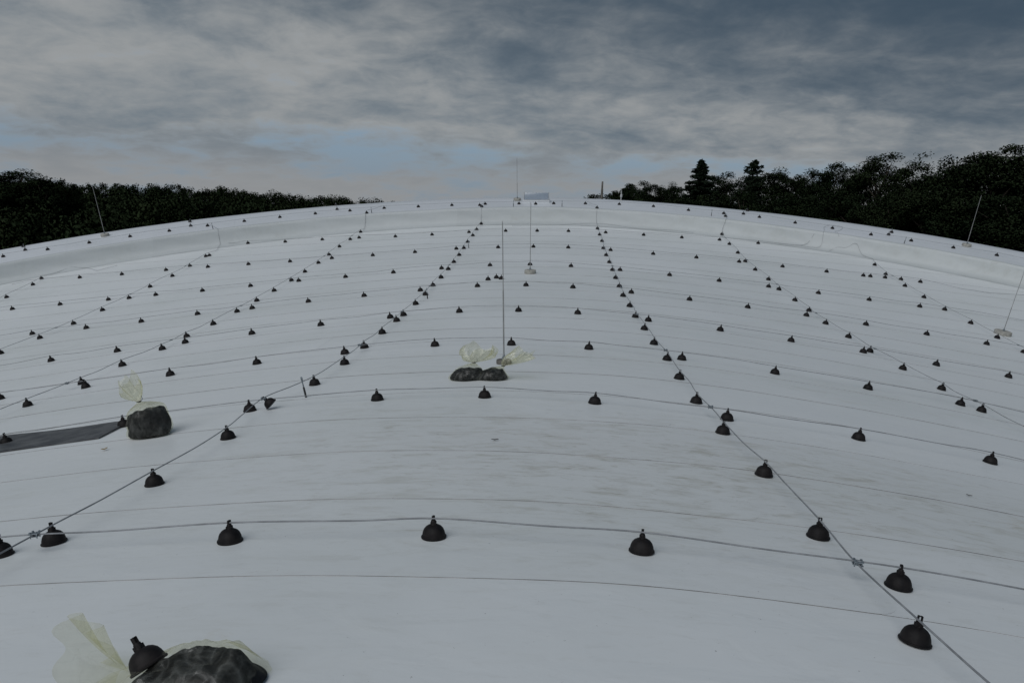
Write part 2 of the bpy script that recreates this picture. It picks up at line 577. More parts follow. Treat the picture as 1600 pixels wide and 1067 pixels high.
def sheet(k, xa, xb, round_end, low):
    """one membrane sheet of strip k between xa and xb, lapped over its neighbours"""
    y0 = SEAM0 + SEAM_W * k
    near = y0 > 1.0
    dx = 0.22 if near and y0 < 12 else 0.5
    nx = max(2, int((xb - xa) / dx))
    rad = 0.13
    xs = np.linspace(xa, xb, nx + 1)
    if round_end:
        xs = np.unique(np.concatenate([xs, xb - rad * (1 - np.sin(np.linspace(0, math.pi / 2, 8)))]))
    wob = 0.010 * np.sin(xs * 1.7 + k * 2.1) + 0.006 * np.sin(xs * 4.3 + k)
    ya = y0 + wob
    if round_end:
        t = np.clip((xs - (xb - rad)) / rad, 0, 1)
        ya = ya + rad * (1 - np.sqrt(np.maximum(0, 1 - t * t)))
    ny = 5
    yb = y0 + SEAM_W + 0.07
    verts, faces, fm = [], [], []
    top = -0.001 if low else 0.0
    for x, a in zip(xs, ya):
        lim = YC + math.sqrt(max(0.0, (R_FOOT + 0.04) ** 2 - (x - XC) ** 2))
        liml = YC - math.sqrt(max(0.0, (R_FOOT + 0.04) ** 2 - (x - XC) ** 2))
        e = min(max(yb, liml), lim)
        a = min(max(a, liml), lim)
        for j in range(ny + 1):
            y = a + (e - a) * j / ny
            f = (y - y0) / (SEAM_W + 0.07)
            verts.append((x, y, float(roof_z(x, y)) + top + 0.0040 * (1 - f) + 0.0004))
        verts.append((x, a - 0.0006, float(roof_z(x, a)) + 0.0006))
    st = ny + 2
    for i in range(len(xs) - 1):
        for j in range(ny):
            faces.append((i * st + j, (i + 1) * st + j, (i + 1) * st + j + 1, i * st + j + 1))
            fm.append(0)
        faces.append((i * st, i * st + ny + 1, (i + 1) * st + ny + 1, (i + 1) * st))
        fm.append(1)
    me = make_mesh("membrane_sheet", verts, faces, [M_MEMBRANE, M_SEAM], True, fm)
    flat_by_angle(me, 30)
    link("membrane_sheet", me, roof)


for k in range(-29, 23):
    y0 = SEAM0 + SEAM_W * k
    ym = y0 + (0 if y0 + SEAM_W / 2 > YC else SEAM_W)
    hw2 = (R_FOOT + 0.04) ** 2 - (ym - YC) ** 2
    if hw2 <= 0.5:
        continue
    hw = math.sqrt(hw2)
    xa, xb = XC - hw, XC + hw
    ex = END_X.get(k, XC + (((k * 37) % 17) / 17.0 - 0.5) * hw)
    sheet(k, xa, ex, True, False)
    sheet(k, ex - 0.10, xb, False, True)

NSEG = 72
for s in range(NSEG):
    a0, a1 = 2 * math.pi * s / NSEG, 2 * math.pi * (s + 1) / NSEG
    front = math.cos((a0 + a1) / 2) > 0.55
    na = 14 if front else 4
    # upstand panel: foot fillet, face, rolled shoulder
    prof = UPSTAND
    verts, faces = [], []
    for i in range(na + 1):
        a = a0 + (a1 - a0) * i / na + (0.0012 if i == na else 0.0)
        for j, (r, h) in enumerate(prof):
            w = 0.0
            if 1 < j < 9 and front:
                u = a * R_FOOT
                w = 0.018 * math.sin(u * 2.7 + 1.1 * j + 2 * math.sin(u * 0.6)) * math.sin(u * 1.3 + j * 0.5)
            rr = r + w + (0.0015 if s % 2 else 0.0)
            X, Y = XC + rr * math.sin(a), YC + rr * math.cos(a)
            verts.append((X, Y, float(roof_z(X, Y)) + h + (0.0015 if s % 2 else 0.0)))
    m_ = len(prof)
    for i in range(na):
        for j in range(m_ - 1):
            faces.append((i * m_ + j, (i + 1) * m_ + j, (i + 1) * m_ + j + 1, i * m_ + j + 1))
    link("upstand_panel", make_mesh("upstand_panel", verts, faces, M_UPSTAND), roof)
    # rim sheet and its rolled outer edge
    prof = [(R_TOP + 0.05, LIFT + 0.004), (R_TOP + 0.5, LIFT + 0.005), (R_RING, LIFT + 0.005), (R_EDGE - 0.5, LIFT + 0.006), (R_EDGE - 0.03, LIFT + 0.006), (R_EDGE, LIFT - 0.01), (R_EDGE, LIFT - 0.16), (R_EDGE - 0.06, LIFT - 0.17)]
    verts, faces = [], []
    for i in range(na + 1):
        a = a0 + (a1 - a0) * i / na + (0.0012 if i == na else 0.0)
        for j, (r, h) in enumerate(prof):
            X, Y = XC + r * math.sin(a), YC + r * math.cos(a)
            verts.append((X, Y, float(roof_z(X, Y)) + h + (0.0015 if s % 2 else 0.0)))
    m_ = len(prof)
    for i in range(na):
        for j in range(m_ - 1):
            faces.append((i * m_ + j, (i + 1) * m_ + j, (i + 1) * m_ + j + 1, i * m_ + j + 1))
    me = make_mesh("rim_sheet", verts, faces, M_RIM)
    flat_by_angle(me, 40)
    link("rim_sheet", me, roof)

# ------------------------------------------------------------------ conductor holders
HOLDERS = {
    'cA': [(-10.72,14.86),(-10.63,15.95),(-10.62,17.14),(-10.62,18.32),(-10.59,19.49),(-10.65,20.69),(-10.6,21.87),(-10.64,23.07),(-10.68,24.28),(-10.6,24.36)],
    'cB': [(-6.48,9.39),(-6.5,10.6),(-6.53,11.72),(-6.47,12.88),(-6.51,13.88),(-6.48,14.96),(-6.49,16.17),(-6.5,17.33),(-6.5,18.46),(-6.48,19.67),(-6.49,20.82),(-6.47,21.99),(-6.5,23.17),(-6.52,24.41),(-6.47,25.55),(-6.42,26.75)],
    'cC': [(-2.51,3.76),(-2.52,4.83),(-2.54,6.07),(-2.51,8.34),(-2.49,9.53),(-2.53,10.75),(-2.53,11.92),(-2.54,13.12),(-2.53,13.69),(-2.52,14.89),(-2.52,16.05),(-2.54,17.22),(-2.52,18.35),(-2.51,19.55),(-2.51,20.67),(-2.51,21.84),(-2.51,22.98),(-2.52,24.11),(-2.48,25.26),(-2.47,26.4),(-2.42,27.45)],
    'cD': [(1.49,2.96),(1.5,4.13),(1.52,5.31),(1.49,6.49),(1.48,7.67),(1.5,8.86),(1.53,10.03),(1.51,11.21),(1.51,12.43),(1.49,13.63),(1.5,14.78),(1.48,16.0),(1.5,17.19),(1.51,18.39),(1.52,19.59),(1.52,20.76),(1.51,21.93),(1.5,23.12),(1.53,24.38),(1.52,25.55),(1.51,26.75)],
    'cE': [(5.56,10.14),(5.58,11.25),(5.53,12.41),(5.44,13.5),(5.49,14.65),(5.45,15.79),(5.5,17.01),(5.52,18.1),(5.48,19.28),(5.55,20.53),(5.5,21.72),(5.5,22.9),(5.56,24.14),(5.58,25.46),(5.62,26.85)],
    'cF': [(9.59,16.27),(9.63,17.35),(9.63,18.49),(9.56,19.61),(9.58,20.79),(9.57,21.93),(9.53,23.15),(9.66,24.32)],
    'cZ': [(-14.92,21.09),(-14.97,22.32),(-15.12,22.96)],
    'loose': [(-1.38,17.75),(-1.21,18.0),(-1.09,17.85)],
    'outer': [(-17.1,25.16),(-12.56,27.37),(-7.94,29.23),(6.89,28.96),(11.13,26.94)],
    'r1': [(-2.7,3.62),(-1.53,3.64),(-0.52,3.67),(0.49,3.61),(1.68,3.55)],
    'r2': [(-5.11,7.06),(-3.98,7.11),(-2.79,7.19),(-1.59,7.28),(-0.57,7.29),(0.46,7.2),(1.65,7.07),(2.83,7.06),(4.06,7.15)],
    'r3': [(-7.5,10.31),(-6.22,10.22),(-5.03,10.2),(-3.87,10.27),(-2.71,10.39),(-1.51,10.5),(-0.48,10.5),(0.55,10.39),(1.74,10.18),(2.92,10.12),(4.13,10.18),(5.37,10.3)],
    'r4': [(-8.69,13.3),(-7.47,13.27),(-6.24,13.24),(-5.08,13.28),(-3.9,13.36),(-2.73,13.53),(-1.55,13.69),(-0.52,13.66),(0.5,13.56),(1.68,13.35),(2.86,13.23),(4.04,13.25),(5.26,13.32),(6.5,13.38),(7.79,13.54)],
    'r5': [(-11.18,16.53),(-9.9,16.42),(-8.66,16.38),(-7.46,16.45),(-6.25,16.39),(-5.06,16.44),(-3.89,16.51),(-2.72,16.64),(-1.53,16.83),(-0.5,16.86),(0.49,16.7),(1.69,16.49),(2.87,16.37),(4.05,16.34),(5.26,16.4),(6.47,16.4),(7.71,16.42),(8.95,16.47)],
    'r6': [(-13.78,19.66),(-12.46,19.59),(-11.18,19.58),(-9.91,19.52),(-8.67,19.44),(-7.44,19.44),(-6.24,19.5),(-5.06,19.5),(-3.88,19.58),(-2.7,19.73),(-1.51,19.93),(-0.51,19.96),(0.51,19.81),(1.71,19.67),(2.9,19.51),(4.09,19.46),(5.29,19.5),(6.48,19.48),(7.71,19.51),(8.95,19.58)],
    'r7': [(-13.8,22.72),(-12.48,22.64),(-11.21,22.75),(-9.94,22.71),(-8.7,22.61),(-7.47,22.58),(-6.25,22.57),(-5.07,22.58),(-3.88,22.71),(-2.72,22.92),(-1.52,22.95),(-0.51,23.04),(0.49,22.98),(1.69,22.85),(2.88,22.72),(4.09,22.7),(5.29,22.72),(6.49,22.68),(7.69,22.61),(8.72,22.65),(8.92,22.67),(9.35,22.73),(9.79,22.73),(10.3,22.67)],
    'r8': [(-9.95,25.87),(-8.66,25.73),(-7.45,25.78),(-6.23,25.75),(-5.02,25.63),(-3.84,25.68),(-2.67,25.89),(-1.49,25.99),(-0.47,26.0),(0.54,26.04),(1.74,26.05),(2.95,25.96),(4.17,25.96),(5.39,26.06),(6.61,26.01)],
    'ring': [(-16.96,23.97),(-16.68,24.62),(-15.86,24.49),(-14.81,25.02),(-13.75,25.57),(-12.66,26.04),(-12.22,26.67),(-11.57,26.52),(-10.47,26.94),(-9.38,27.36),(-8.24,27.7),(-7.65,28.36),(-7.09,27.97),(-5.93,28.21),(-4.73,28.28),(-3.55,28.34),(-2.55,28.19),(-2.38,28.45),(-1.19,28.47),(-0.6,28.4),(0.03,28.51),(1.15,28.66),(2.35,28.76),(3.54,28.66),(4.71,28.3),(5.88,28.07),(6.59,28.23),(7.03,27.79),(8.08,27.24),(9.16,26.79),(10.21,26.26),(10.86,26.5),(11.31,25.85),(12.41,25.4),(13.48,24.91)],
    'shoulder': [(-6.36,27.38),(-2.45,27.88),(1.52,27.82),(5.84,27.55)],
    'tip': [(-2.58,7.2)],
}

ROWS = {'r1': 3.58, 'r2': 7.08, 'r3': 10.25, 'r4': 13.35, 'r5': 16.44, 'r6': 19.5, 'r7': 22.68, 'r8': 25.87}
ORD = ['first', 'second', 'third', 'fourth', 'fifth', 'sixth', 'seventh', 'eighth']
COLX = {'Z': -14.95, 'A': -10.6, 'B': -6.5, 'C': -2.51, 'D': 1.5, 'E': 5.5, 'F': 9.57}
COLNAME = {'Z': 'third long wire beyond upright bag', 'A': 'second long wire beyond upright bag', 'B': 'first long wire beyond upright bag',
           'C': 'long wire holding the tipped holder', 'D': 'first long wire beyond paired bags', 'E': 'second long wire beyond paired bags',
           'F': 'third long wire beyond paired bags'}

WIRE_H = 0.096


def holder_meshes():
    base = Geo()
    base.lathe([(0.0605, 0.0), (0.0625, 0.003), (0.0622, 0.008), (0.0575, 0.011), (0.0560, 0.020), (0.0535, 0.031), (0.0480, 0.044), (0.0385, 0.055), (0.0260, 0.0625), (0.0130, 0.0655)], 28)
    neck = Geo()
    neck.lathe([(0.0185, 0.060), (0.0150, 0.067), (0.0132, 0.076), (0.0125, 0.085), (0.0095, 0.0885)], 12)
    for k in range(4):                                  # small ribs
        a = math.pi / 4 + k * math.pi / 2
        neck.box((0.0125 * math.cos(a), 0.0125 * math.sin(a), 0.070), (0.009, 0.009, 0.020), None, 0.001)
    clip = Geo()
    for s in (-1, 1):                                   # two prongs either side of the wire (wire runs along local x)
        clip.box((0.0012 * s, 0.0068 * s, 0.0955), (0.0115, 0.0048, 0.021), None, 0.0012)
        clip.box((0.0012 * s, 0.0048 * s, 0.1070), (0.0115, 0.0088, 0.0042), None, 0.0012)
    parts = [g_.mesh(nm, M_HOLDER) for g_, nm in ((base, "dome"), (neck, "neck"), (clip, "clip"))]
    for p in parts:
        flat_by_angle(p, 40)
    whole = Geo()
    whole.lathe([(0.0605, 0.0), (0.0625, 0.004), (0.0615, 0.009), (0.0560, 0.020), (0.0480, 0.044), (0.0385, 0.055), (0.0260, 0.0625), (0.0130, 0.0655), (0.0108, 0.084), (0.0075, 0.088), (0.0070, 0.106)], 16)
    return parts, flat_by_angle(whole.mesh("conductor_holder", M_HOLDER), 40)


H_PARTS, H_WHOLE = holder_meshes()


def holder(mw, label, group, detailed):
    if detailed:
        t = empty("conductor_holder", mw)
        for me in H_PARTS:
            link(me.name.split(".")[0], me, t)
    else:
        t = link("conductor_holder", H_WHOLE)
        t.matrix_world = mw
    tag(t, label, "wire holder", group)
    return t


for key, pts in HOLDERS.items():
    for i, (X, Y) in enumerate(pts):
        if key == 'tip':
            continue
        ring_h = math.atan2(-(X - XC), (Y - YC))        # along the rim
        if key[0] == 'r' and key in ROWS:
            lab = "black dome holder carrying the %s cross wire counted from the open bag" % ORD[int(key[1]) - 1]
            grp = "holders on the cross wires"
            hd = 0.0
        elif key[0] == 'c':
            lab = "black dome holder on " + COLNAME[key[1]].replace('holding the', 'with the')
            if key[1] in 'DEF':
                lab += ", counted from upright bag"
            grp = "holders on the long wires"
            hd = math.pi / 2
        elif key == 'ring':
            lab = "small black dome holder on the raised roof rim behind the upstand"
            grp = "holders on the roof rim"
            hd = ring_h
        elif key == 'outer':
            lab = "small black dome holder right at the outer edge of the roof rim"
            grp = "holders at the rim edge"
            hd = ring_h + math.pi / 2
        elif key == 'shoulder':
            lab = "small black dome holder where a long wire tops the upstand"
            grp = "holders on top of the upstand"
            hd = math.pi / 2
        else:
            lab = "spare black dome holder in a cluster of three without a wire"
            grp = "spare holders"
            hd = 0.7 * i
        hd += random.uniform(-0.05, 0.05)
        mw = frame_at(X, Y, hd, -0.002) @ Matrix.Rotation(random.uniform(-0.045, 0.045), 4, 'Y') @ Matrix.Rotation(random.uniform(-0.045, 0.045), 4, 'X')
        holder(mw, lab, grp, Y < 15.0)
# the one that has tipped over, hanging from its wire with one rim on the roof
tX, tY = HOLDERS['tip'][0]
TILT = math.radians(-43)
mw = frame_at(tX + 0.0, tY, 0.0, 0.0) @ Matrix.Translation((0.0, 0.0, 0.0605 * math.sin(-TILT) - 0.002)) @ Matrix.Rotation(TILT, 4, 'Y')
holder(mw, "tipped black dome holder hanging askew with one rim on the roof", None, True)
TIP_TOP = mw @ Vector((0, 0, 0.097))

# ------------------------------------------------------------------ wires
def spline(kn, per=7):
    """Catmull-Rom through (X, Y, h) knots"""
    kn = [np.array(k_, float) for k_ in kn]
    kn = [2 * kn[0] - kn[1]] + kn + [2 * kn[-1] - kn[-2]]
    out = []
    for i in range(1, len(kn) - 2):
        p0, p1, p2, p3 = kn[i - 1:i + 3]
        for s in range(per):
            t = s / per
            out.append(0.5 * ((2 * p1) + (-p0 + p2) * t + (2 * p0 - 5 * p1 + 4 * p2 - p3) * t * t + (-p0 + 3 * p1 - 3 * p2 + p3) * t ** 3))
    out.append(kn[-2])
    return out


def slack(kn, rnd, lateral=0.020, sag=0.020):
    """adds a loose midpoint between holders"""
    out = [kn[0]]
    for a, b in zip(kn[:-1], kn[1:]):
        L = math.hypot(b[0] - a[0], b[1] - a[1])
        if L > 0.5:
            dx, dy = (b[0] - a[0]) / L, (b[1] - a[1]) / L
            l = rnd.uniform(-lateral, lateral)
            t = rnd.uniform(0.35, 0.65)
            h = a[2] * (1 - t) + b[2] * t
            h = max(0.008, h - (rnd.uniform(-0.2, 1.0) * sag if min(a[2], b[2]) > 0.05 else 0))
            out.append((a[0] + (b[0] - a[0]) * t - dy * l, a[1] + (b[1] - a[1]) * t + dx * l, h))
        out.append(b)
    return out


WIRES = {}


def wire(key, kn, label, group, rad=0.0043, loose=True, cat="wire"):
    rnd = random.Random(key)
    pts = spline(slack(kn, rnd) if loose else kn)
    world_pts = [Vector((p[0], p[1], float(surf(p[0], p[1])) + max(p[2], 0.005))) for p in pts]
    g_ = Geo()
    g_.tube(world_pts, rad, 6)
    o = link("conductor_wire", g_.mesh("conductor_wire", M_WIRE))
    tag(o, label, cat, group)
    WIRES[key] = world_pts


LEFT = {'r1': [(-5.2, 3.6, 0.006), (-4.2, 3.6, 0.05)], 'r2': [(-7.6, 7.1, 0.006), (-6.4, 7.05, 0.06)], 'r3': [(-9.8, 10.3, 0.006), (-8.7, 10.3, 0.06)],
        'r4': [(-11.4, 13.35, 0.006), (-10.0, 13.3, 0.06)], 'r5': [(-13.8, 16.6, 0.006), (-12.5, 16.55, 0.06)], 'r6': [(-17.0, 19.8, 0.006), (-15.2, 19.7, 0.06)],
        'r7': [(-15.8, 22.6, 0.006), (-15.3, 22.72, 0.05)], 'r8': [(-10.6, 25.85, 0.02)]}
RIGHT = {'r1': [(2.9, 3.56, 0.07), (4.4, 3.55, 0.006)], 'r2': [(5.4, 7.1, 0.07), (7.0, 7.1, 0.006)], 'r3': [(6.7, 10.3, 0.08), (8.2, 10.3, 0.006)],
         'r4': [(9.1, 13.5, 0.08), (10.6, 13.4, 0.006)], 'r5': [(10.2, 16.5, 0.08), (12.0, 16.5, 0.006)], 'r6': [(10.3, 19.55, 0.08), (12.2, 19.5, 0.02), (14.0, 19.4, 0.006)],
         'r7': [(11.3, 22.4, 0.02), (12.0, 22.37, 0.006), (13.2, 22.6, 0.006), (14.6, 22.5, 0.006)], 'r8': [(7.4, 26.05, 0.05), (8.4, 26.2, 0.01)]}
for key in ROWS:
    kn = LEFT[key] + [(x, y, WIRE_H) for x, y in HOLDERS[key] if not (key == 'r7' and x in (8.92, 9.35))] + RIGHT[key]
    wire(key, kn, "thin grey cross wire, %s counted from the open bag" % ORD[int(key[1]) - 1], "cross wires over the roof")


def colk(c):
    kn = [(x, y, WIRE_H) for x, y in HOLDERS['c' + c]]
    return kn


tipk = (TIP_TOP.x, TIP_TOP.y, TIP_TOP.z - float(surf(TIP_TOP.x, TIP_TOP.y)))
kC = [(-2.53, 1.2, 0.006), (-2.50, 2.6, 0.085)] + [k_ for k_ in colk('C') if k_[1] < 7] + [tipk] + [k_ for k_ in colk('C') if k_[1] > 7] + [(-2.44, 27.60, 0.05), (-2.44, 27.72, 0.05), (-2.45, 27.88, WIRE_H), (-2.40, 28.43, WIRE_H)]
kD = [(1.62, 1.2, 0.006), (1.56, 2.2, 0.07)] + colk('D') + [(1.51, 27.50, 0.05), (1.51, 27.65, 0.05), (1.52, 27.82, WIRE_H), (1.2, 28.6, WIRE_H)]
kE = [(5.6, 8.0, 0.006), (5.58, 9.0, 0.08)] + colk('E') + [(5.75, 27.0, 0.05), (5.8, 27.2, 0.05), (5.84, 27.55, WIRE_H), (5.88, 28.05, WIRE_H)]
kF = [(9.75, 13.9, 0.006), (9.62, 15.1, 0.08)] + colk('F') + [(9.92, 25.2, 0.012), (9.62, 25.72, 0.006), (9.30, 25.80, 0.006), (9.02, 25.88, 0.006), (8.8, 25.8, 0.006)]
kA = [(-10.8, 12.6, 0.006), (-10.76, 13.7, 0.08)] + colk('A')[:-1] + [(-10.66, 25.0, 0.03), (-10.85, 25.78, 0.03), (-10.98, 25.92, 0.03), (-11.2, 26.2, 0.03), (-11.55, 26.48, WIRE_H)]
kB = [(-6.5, 7.3, 0.006), (-6.48, 8.3, 0.08)] + colk('B') + [(-6.38, 27.0, 0.04), (-6.36, 27.12, 0.05), (-6.36, 27.38, WIRE_H), (-6.0, 28.18, WIRE_H)]
kZ = [(-14.9, 18.4, 0.006), (-14.9, 19.8, 0.08)] + colk('Z') + [(-15.14, 23.2, 0.05), (-14.98, 23.72, 0.006), (-14.75, 23.95, 0.006), (-14.3, 23.9, 0.006), (-13.7, 23.45, 0.006), (-13.5, 23.5, 0.03), (-13.2, 23.7, 0.05)]
for c, kn in (('C', kC), ('D', kD), ('E', kE), ('F', kF), ('A', kA), ('B', kB), ('Z', kZ)):
    lab = {"C": "thin grey long wire past the upright bag, holding the tipped holder"}.get(c, "thin grey wire, the " + COLNAME[c] + (", counted from the upright bag" if c in 'DEF' else ", counted from the paired bags"))
    wire('c' + c, kn, lab, "long wires over the roof", loose=True)
ringk = sorted([p for p in HOLDERS['ring'] if not (29.38 < rho(*p) and p[0] not in (2.35, 3.54, 4.71, 5.88, 7.03)) and p not in ((-2.55, 28.19), (-0.6, 28.4))], key=lambda p: p[0])
wire('ring', [(-18.2, 23.2, WIRE_H)] + [(x, y, WIRE_H) for x, y in ringk] + [(14.6, 24.3, WIRE_H)], "thin grey wire following the raised roof rim from holder to holder", None)
for i, (a, b) in enumerate((((-16.68, 24.62), (-17.1, 25.16)), ((-12.22, 26.67), (-12.56, 27.37)), ((-7.65, 28.36), (-7.94, 29.23)), ((6.59, 28.23), (6.89, 28.96)), ((10.86, 26.5), (11.13, 26.94)))):
    dx, dy = b[0] - a[0], b[1] - a[1]
    wire('spur%d' % i, [(a[0] - 0.5 * dx, a[1] - 0.5 * dy, WIRE_H), (a[0], a[1], WIRE_H), (b[0], b[1], WIRE_H), (XC + (b[0] - XC) * 30.45 / float(rho(*b)), YC + (b[1] - YC) * 30.45 / float(rho(*b)), 0.06)],
         "short grey wire spur crossing the rim to the roof edge", "wire spurs on the rim")
wire('loose1', [(-1.34, 27.05, 0.006), (0.0, 27.2, 0.006), (0.82, 27.48, 0.006), (1.53, 27.5, 0.02), (2.18, 27.42, 0.006), (2.96, 27.16, 0.006), (3.77, 27.15, 0.006), (4.2, 27.1, 0.006), (4.7, 26.95, 0.02)],
     "loose grey cable end curving along the foot of the upstand", None, 0.0032, loose=False)
wire('loose2', [(7.05, 26.35, 0.006), (7.79, 26.2, 0.006), (8.46, 26.0, 0.006), (8.70, 26.18, 0.05), (8.95, 26.95, 0.006), (9.30, 27.35, 0.006), (9.62, 27.2, 0.006), (9.35, 26.6, 0.006), (9.05, 26.2, 0.04), (9.1, 25.95, 0.03)],
     "loose loop of grey cable lying over the upstand onto the rim", None, 0.0030, loose=False)

# ------------------------------------------------------------------ clamps where wires cross
def clamp_parts():
    body = Geo()
    body.box((0, 0, 0.007), (0.046, 0.040, 0.004), None, 0.001)
    body.box((0, 0, -0.007), (0.046, 0.040, 0.004), None, 0.001)
    body.box((0, 0, 0.0), (0.020, 0.018, 0.012), None, 0.001)
    bolt = Geo()
    bolt.lathe([(0.0030, -0.017), (0.0030, 0.009), (0.0066, 0.009), (0.0066, 0.0145), (0.0045, 0.016)], 6)
    return flat_by_angle(body.mesh("plates", M_GALV), 30), flat_by_angle(bolt.mesh("bolt", M_GALV), 30)


C_BODY, C_BOLT = clamp_parts()


def at_x(pts, x):
    for a, b in zip(pts[:-1], pts[1:]):
        if (a.x - x) * (b.x - x) <= 0 and a.x != b.x:
            return a.lerp(b, (x - a.x) / (b.x - a.x))


def at_y(pts, y):
    for a, b in zip(pts[:-1], pts[1:]):
        if (a.y - y) * (b.y - y) <= 0 and a.y != b.y:
            return a.lerp(b, (y - a.y) / (b.y - a.y))


for rk in ROWS:
    for c in 'ZABCDEF':
        y = ROWS[rk]
        p = q = None
        for _ in range(4):
            q = at_y(WIRES['c' + c], y)
            if q is None:
                break
            p = at_x(WIRES[rk], q.x)
            if p is None:
                break
            y = p.y
        if p is None or q is None or (p - q).length > 0.12:
            continue
        if c == 'Z' and rk not in ('r6', 'r7'):
            continue
        if (rk, c) in (('r7', 'Z'), ('r2', 'E'), ('r2', 'B'), ('r3', 'A'), ('r4', 'A'), ('r4', 'F')):
            continue
        mid = (p + q) / 2
        mw = frame_at(mid.x, mid.y, random.uniform(-0.3, 0.3), 0.0)
        mw.translation = mid
        t = empty("wire_clamp", mw)
        link("plates", C_BODY, t)
        if y < 12:
            for bx in (-1, 1):
                for by in (-1, 1):
                    link("bolt", C_BOLT, t).location = (0.016 * bx, 0.013 * by, 0.0)
        tag(t, "grey clamp joining %s cross wire from open bag to %s" % (ORD[int(rk[1]) - 1], COLNAME[c].replace("long wire holding the tipped holder", "tipped-holder wire")), "clamp", "clamps at the wire crossings")

# ------------------------------------------------------------------ lightning rods on concrete feet
def rod(X, Y, length, label, foot_r=0.135, thick=False, foot_h=0.085, foot_m=None):
    t = empty("lightning_rod", frame_at(X, Y, random.uniform(0, 3), -0.004))
    f_ = Geo()
    f_.lathe([(foot_r * 0.97, 0.0), (foot_r, 0.012), (foot_r * 0.995, foot_h - 0.008), (foot_r * 0.95, foot_h), (0.03, foot_h + 0.002)], 28)
    link("foot", flat_by_angle(f_.mesh("foot", foot_m or M_CONCRETE), 30), t)
    s_ = Geo()
    s_.lathe([(0.026, foot_h - 0.004), (0.024, foot_h + 0.03), (0.014, foot_h + 0.034), (0.012, foot_h + 0.06)], 10)
    link("socket", flat_by_angle(s_.mesh("socket", M_GALV), 30), t)
    r_ = Geo()
    if thick:
        r_.lathe([(0.0085, foot_h), (0.0085, 0.84), (0.0075, 0.86), (0.0055, 0.87), (0.005, length - 0.02), (0.002, length)], 10)
    else:
        r_.lathe([(0.0085, foot_h), (0.0085, 0.62), (0.0065, 0.64), (0.0062, length - 0.02), (0.002, length)], 8)
    link("rod", flat_by_angle(r_.mesh("rod", M_ROD), 40), t)
    tag(t, label, "lightning rod", "lightning rods on the roof")


rod(-0.50, 9.17, 1.66, "tall lightning rod with thick lower half just behind the paired bags", 0.09, True, 0.05, M_MAST)
rod(-0.467, 18.68, 1.66, "thin lightning rod on concrete foot beside the second-last rows of holders before the upstand")
rod(-1.29, 29.28, 1.52, "thin lightning rod on concrete foot on the rim beside the grey panel")
rod(-14.79, 25.92, 1.66, "thin lightning rod on the rim against the long wooded hillside")
rod(13.03, 25.86, 1.62, "thin lightning rod on the rim against the tall dark trees")
rod(10.0, 17.83, 1.66, "thin lightning rod on wide concrete foot beside third long wire beyond paired bags", 0.175)

# ------------------------------------------------------------------ terminal pins: bare tip, black sleeve
def pin(X, Y, label, lean=(0.0, 0.0), L=0.215):
    mw = frame_at(X, Y, 0.0, -0.004) @ Matrix.Rotation(lean[0], 4, 'Y') @ Matrix.Rotation(lean[1], 4, 'X')
    t = empty("terminal_pin", mw)
    a = Geo()
    a.lathe([(0.0105, 0.0), (0.0100, L * 0.48), (0.008, L * 0.50)], 10)
    link("sleeve", a.mesh("sleeve", M_PIN_BLACK), t)
    b = Geo()
    b.lathe([(0.0066, L * 0.46), (0.0066, L * 0.80), (0.0105, L * 0.81), (0.0105, L * 0.965), (0.004, L)], 10)
    link("tip", flat_by_angle(b.mesh("tip", M_GALV), 30), t)
    tag(t, label, "pin", "short terminal pins")


pin(-2.395, 7.66, "short pin with black sleeve beside the tipped holder", (-0.12, 0))
pin(-2.40, 15.56, "short black-sleeved pin on the tipped-holder wire between fourth and fifth cross wires")
pin(-2.376, 23.07, "short black-sleeved pin on the tipped-holder wire at the seventh cross wire")
pin(0.32, 27.93, "short dark pin at the rim edge beside the grey panel, toward the paired-bags long wires")
pin(-1.36, 27.93, "short dark pin at the rim edge below the rim rod beside the panel", (0.05, 0))
pin(5.36, 27.53, "short dark pin at the rim edge by second long wire beyond paired bags")
pin(-11.15, 25.97, "short dark pin at the rim edge by second long wire beyond upright bag", (-0.05, 0))
pin(-6.2, 27.43, "short dark pin at the rim edge by first long wire beyond upright bag")
pin(10.92, 25.42, "short dark leaning pin at the rim edge by third long wire beyond paired bags", (0.10, 0))

# ------------------------------------------------------------------ smoke vent panel on the rim and a white vent post
t = empty("smoke_vent", frame_at(-0.585, 28.78, 0.0, 0.0))
a = Geo()
a.box((0, 0.30, 0.03), (0.94, 0.62, 0.10), None, 0.008)
link("curb", flat_by_angle(a.mesh("curb", M_RIM), 30), t)
tl = Matrix.Translation((0, 0.02, 0.08)) @ Matrix.Rotation(math.radians(-14), 4, 'X')
a = Geo()
a.box((0, 0, 0.14), (0.86, 0.012, 0.25), tl, 0.002)
link("panel", flat_by_angle(a.mesh("panel", M_PANE), 30), t)
a = Geo()
a.box((0, -0.004, 0.004), (0.90, 0.035, 0.022), tl, 0.003)
link("sill", flat_by_angle(a.mesh("sill", M_WHITE), 30), t)
for s in (-1, 1):
    a = Geo()
    a.box((0.437 * s, 0, 0.135), (0.016, 0.022, 0.30), tl, 0.002)
    link("frame_post", flat_by_angle(a.mesh("frame_post", M_ROD), 30), t)
tag(t, "low smoke vent with translucent blue-grey panel standing up on the roof rim", "roof vent")

t = empty("vent_post", frame_at(2.48, 29.72, 0.0, -0.004))
a = Geo()
a.lathe([(0.05, 0.0), (0.05, 0.012), (0.020, 0.016), (0.020, 0.12), (0.040, 0.13), (0.040, 0.22), (0.018, 0.235), (0.012, 0.34), (0.006, 0.38)], 12)
link("post", flat_by_angle(a.mesh("post", M_WHITE), 30), t)
tag(t, "small white stepped post at the roof edge before the lowest trees", "post")

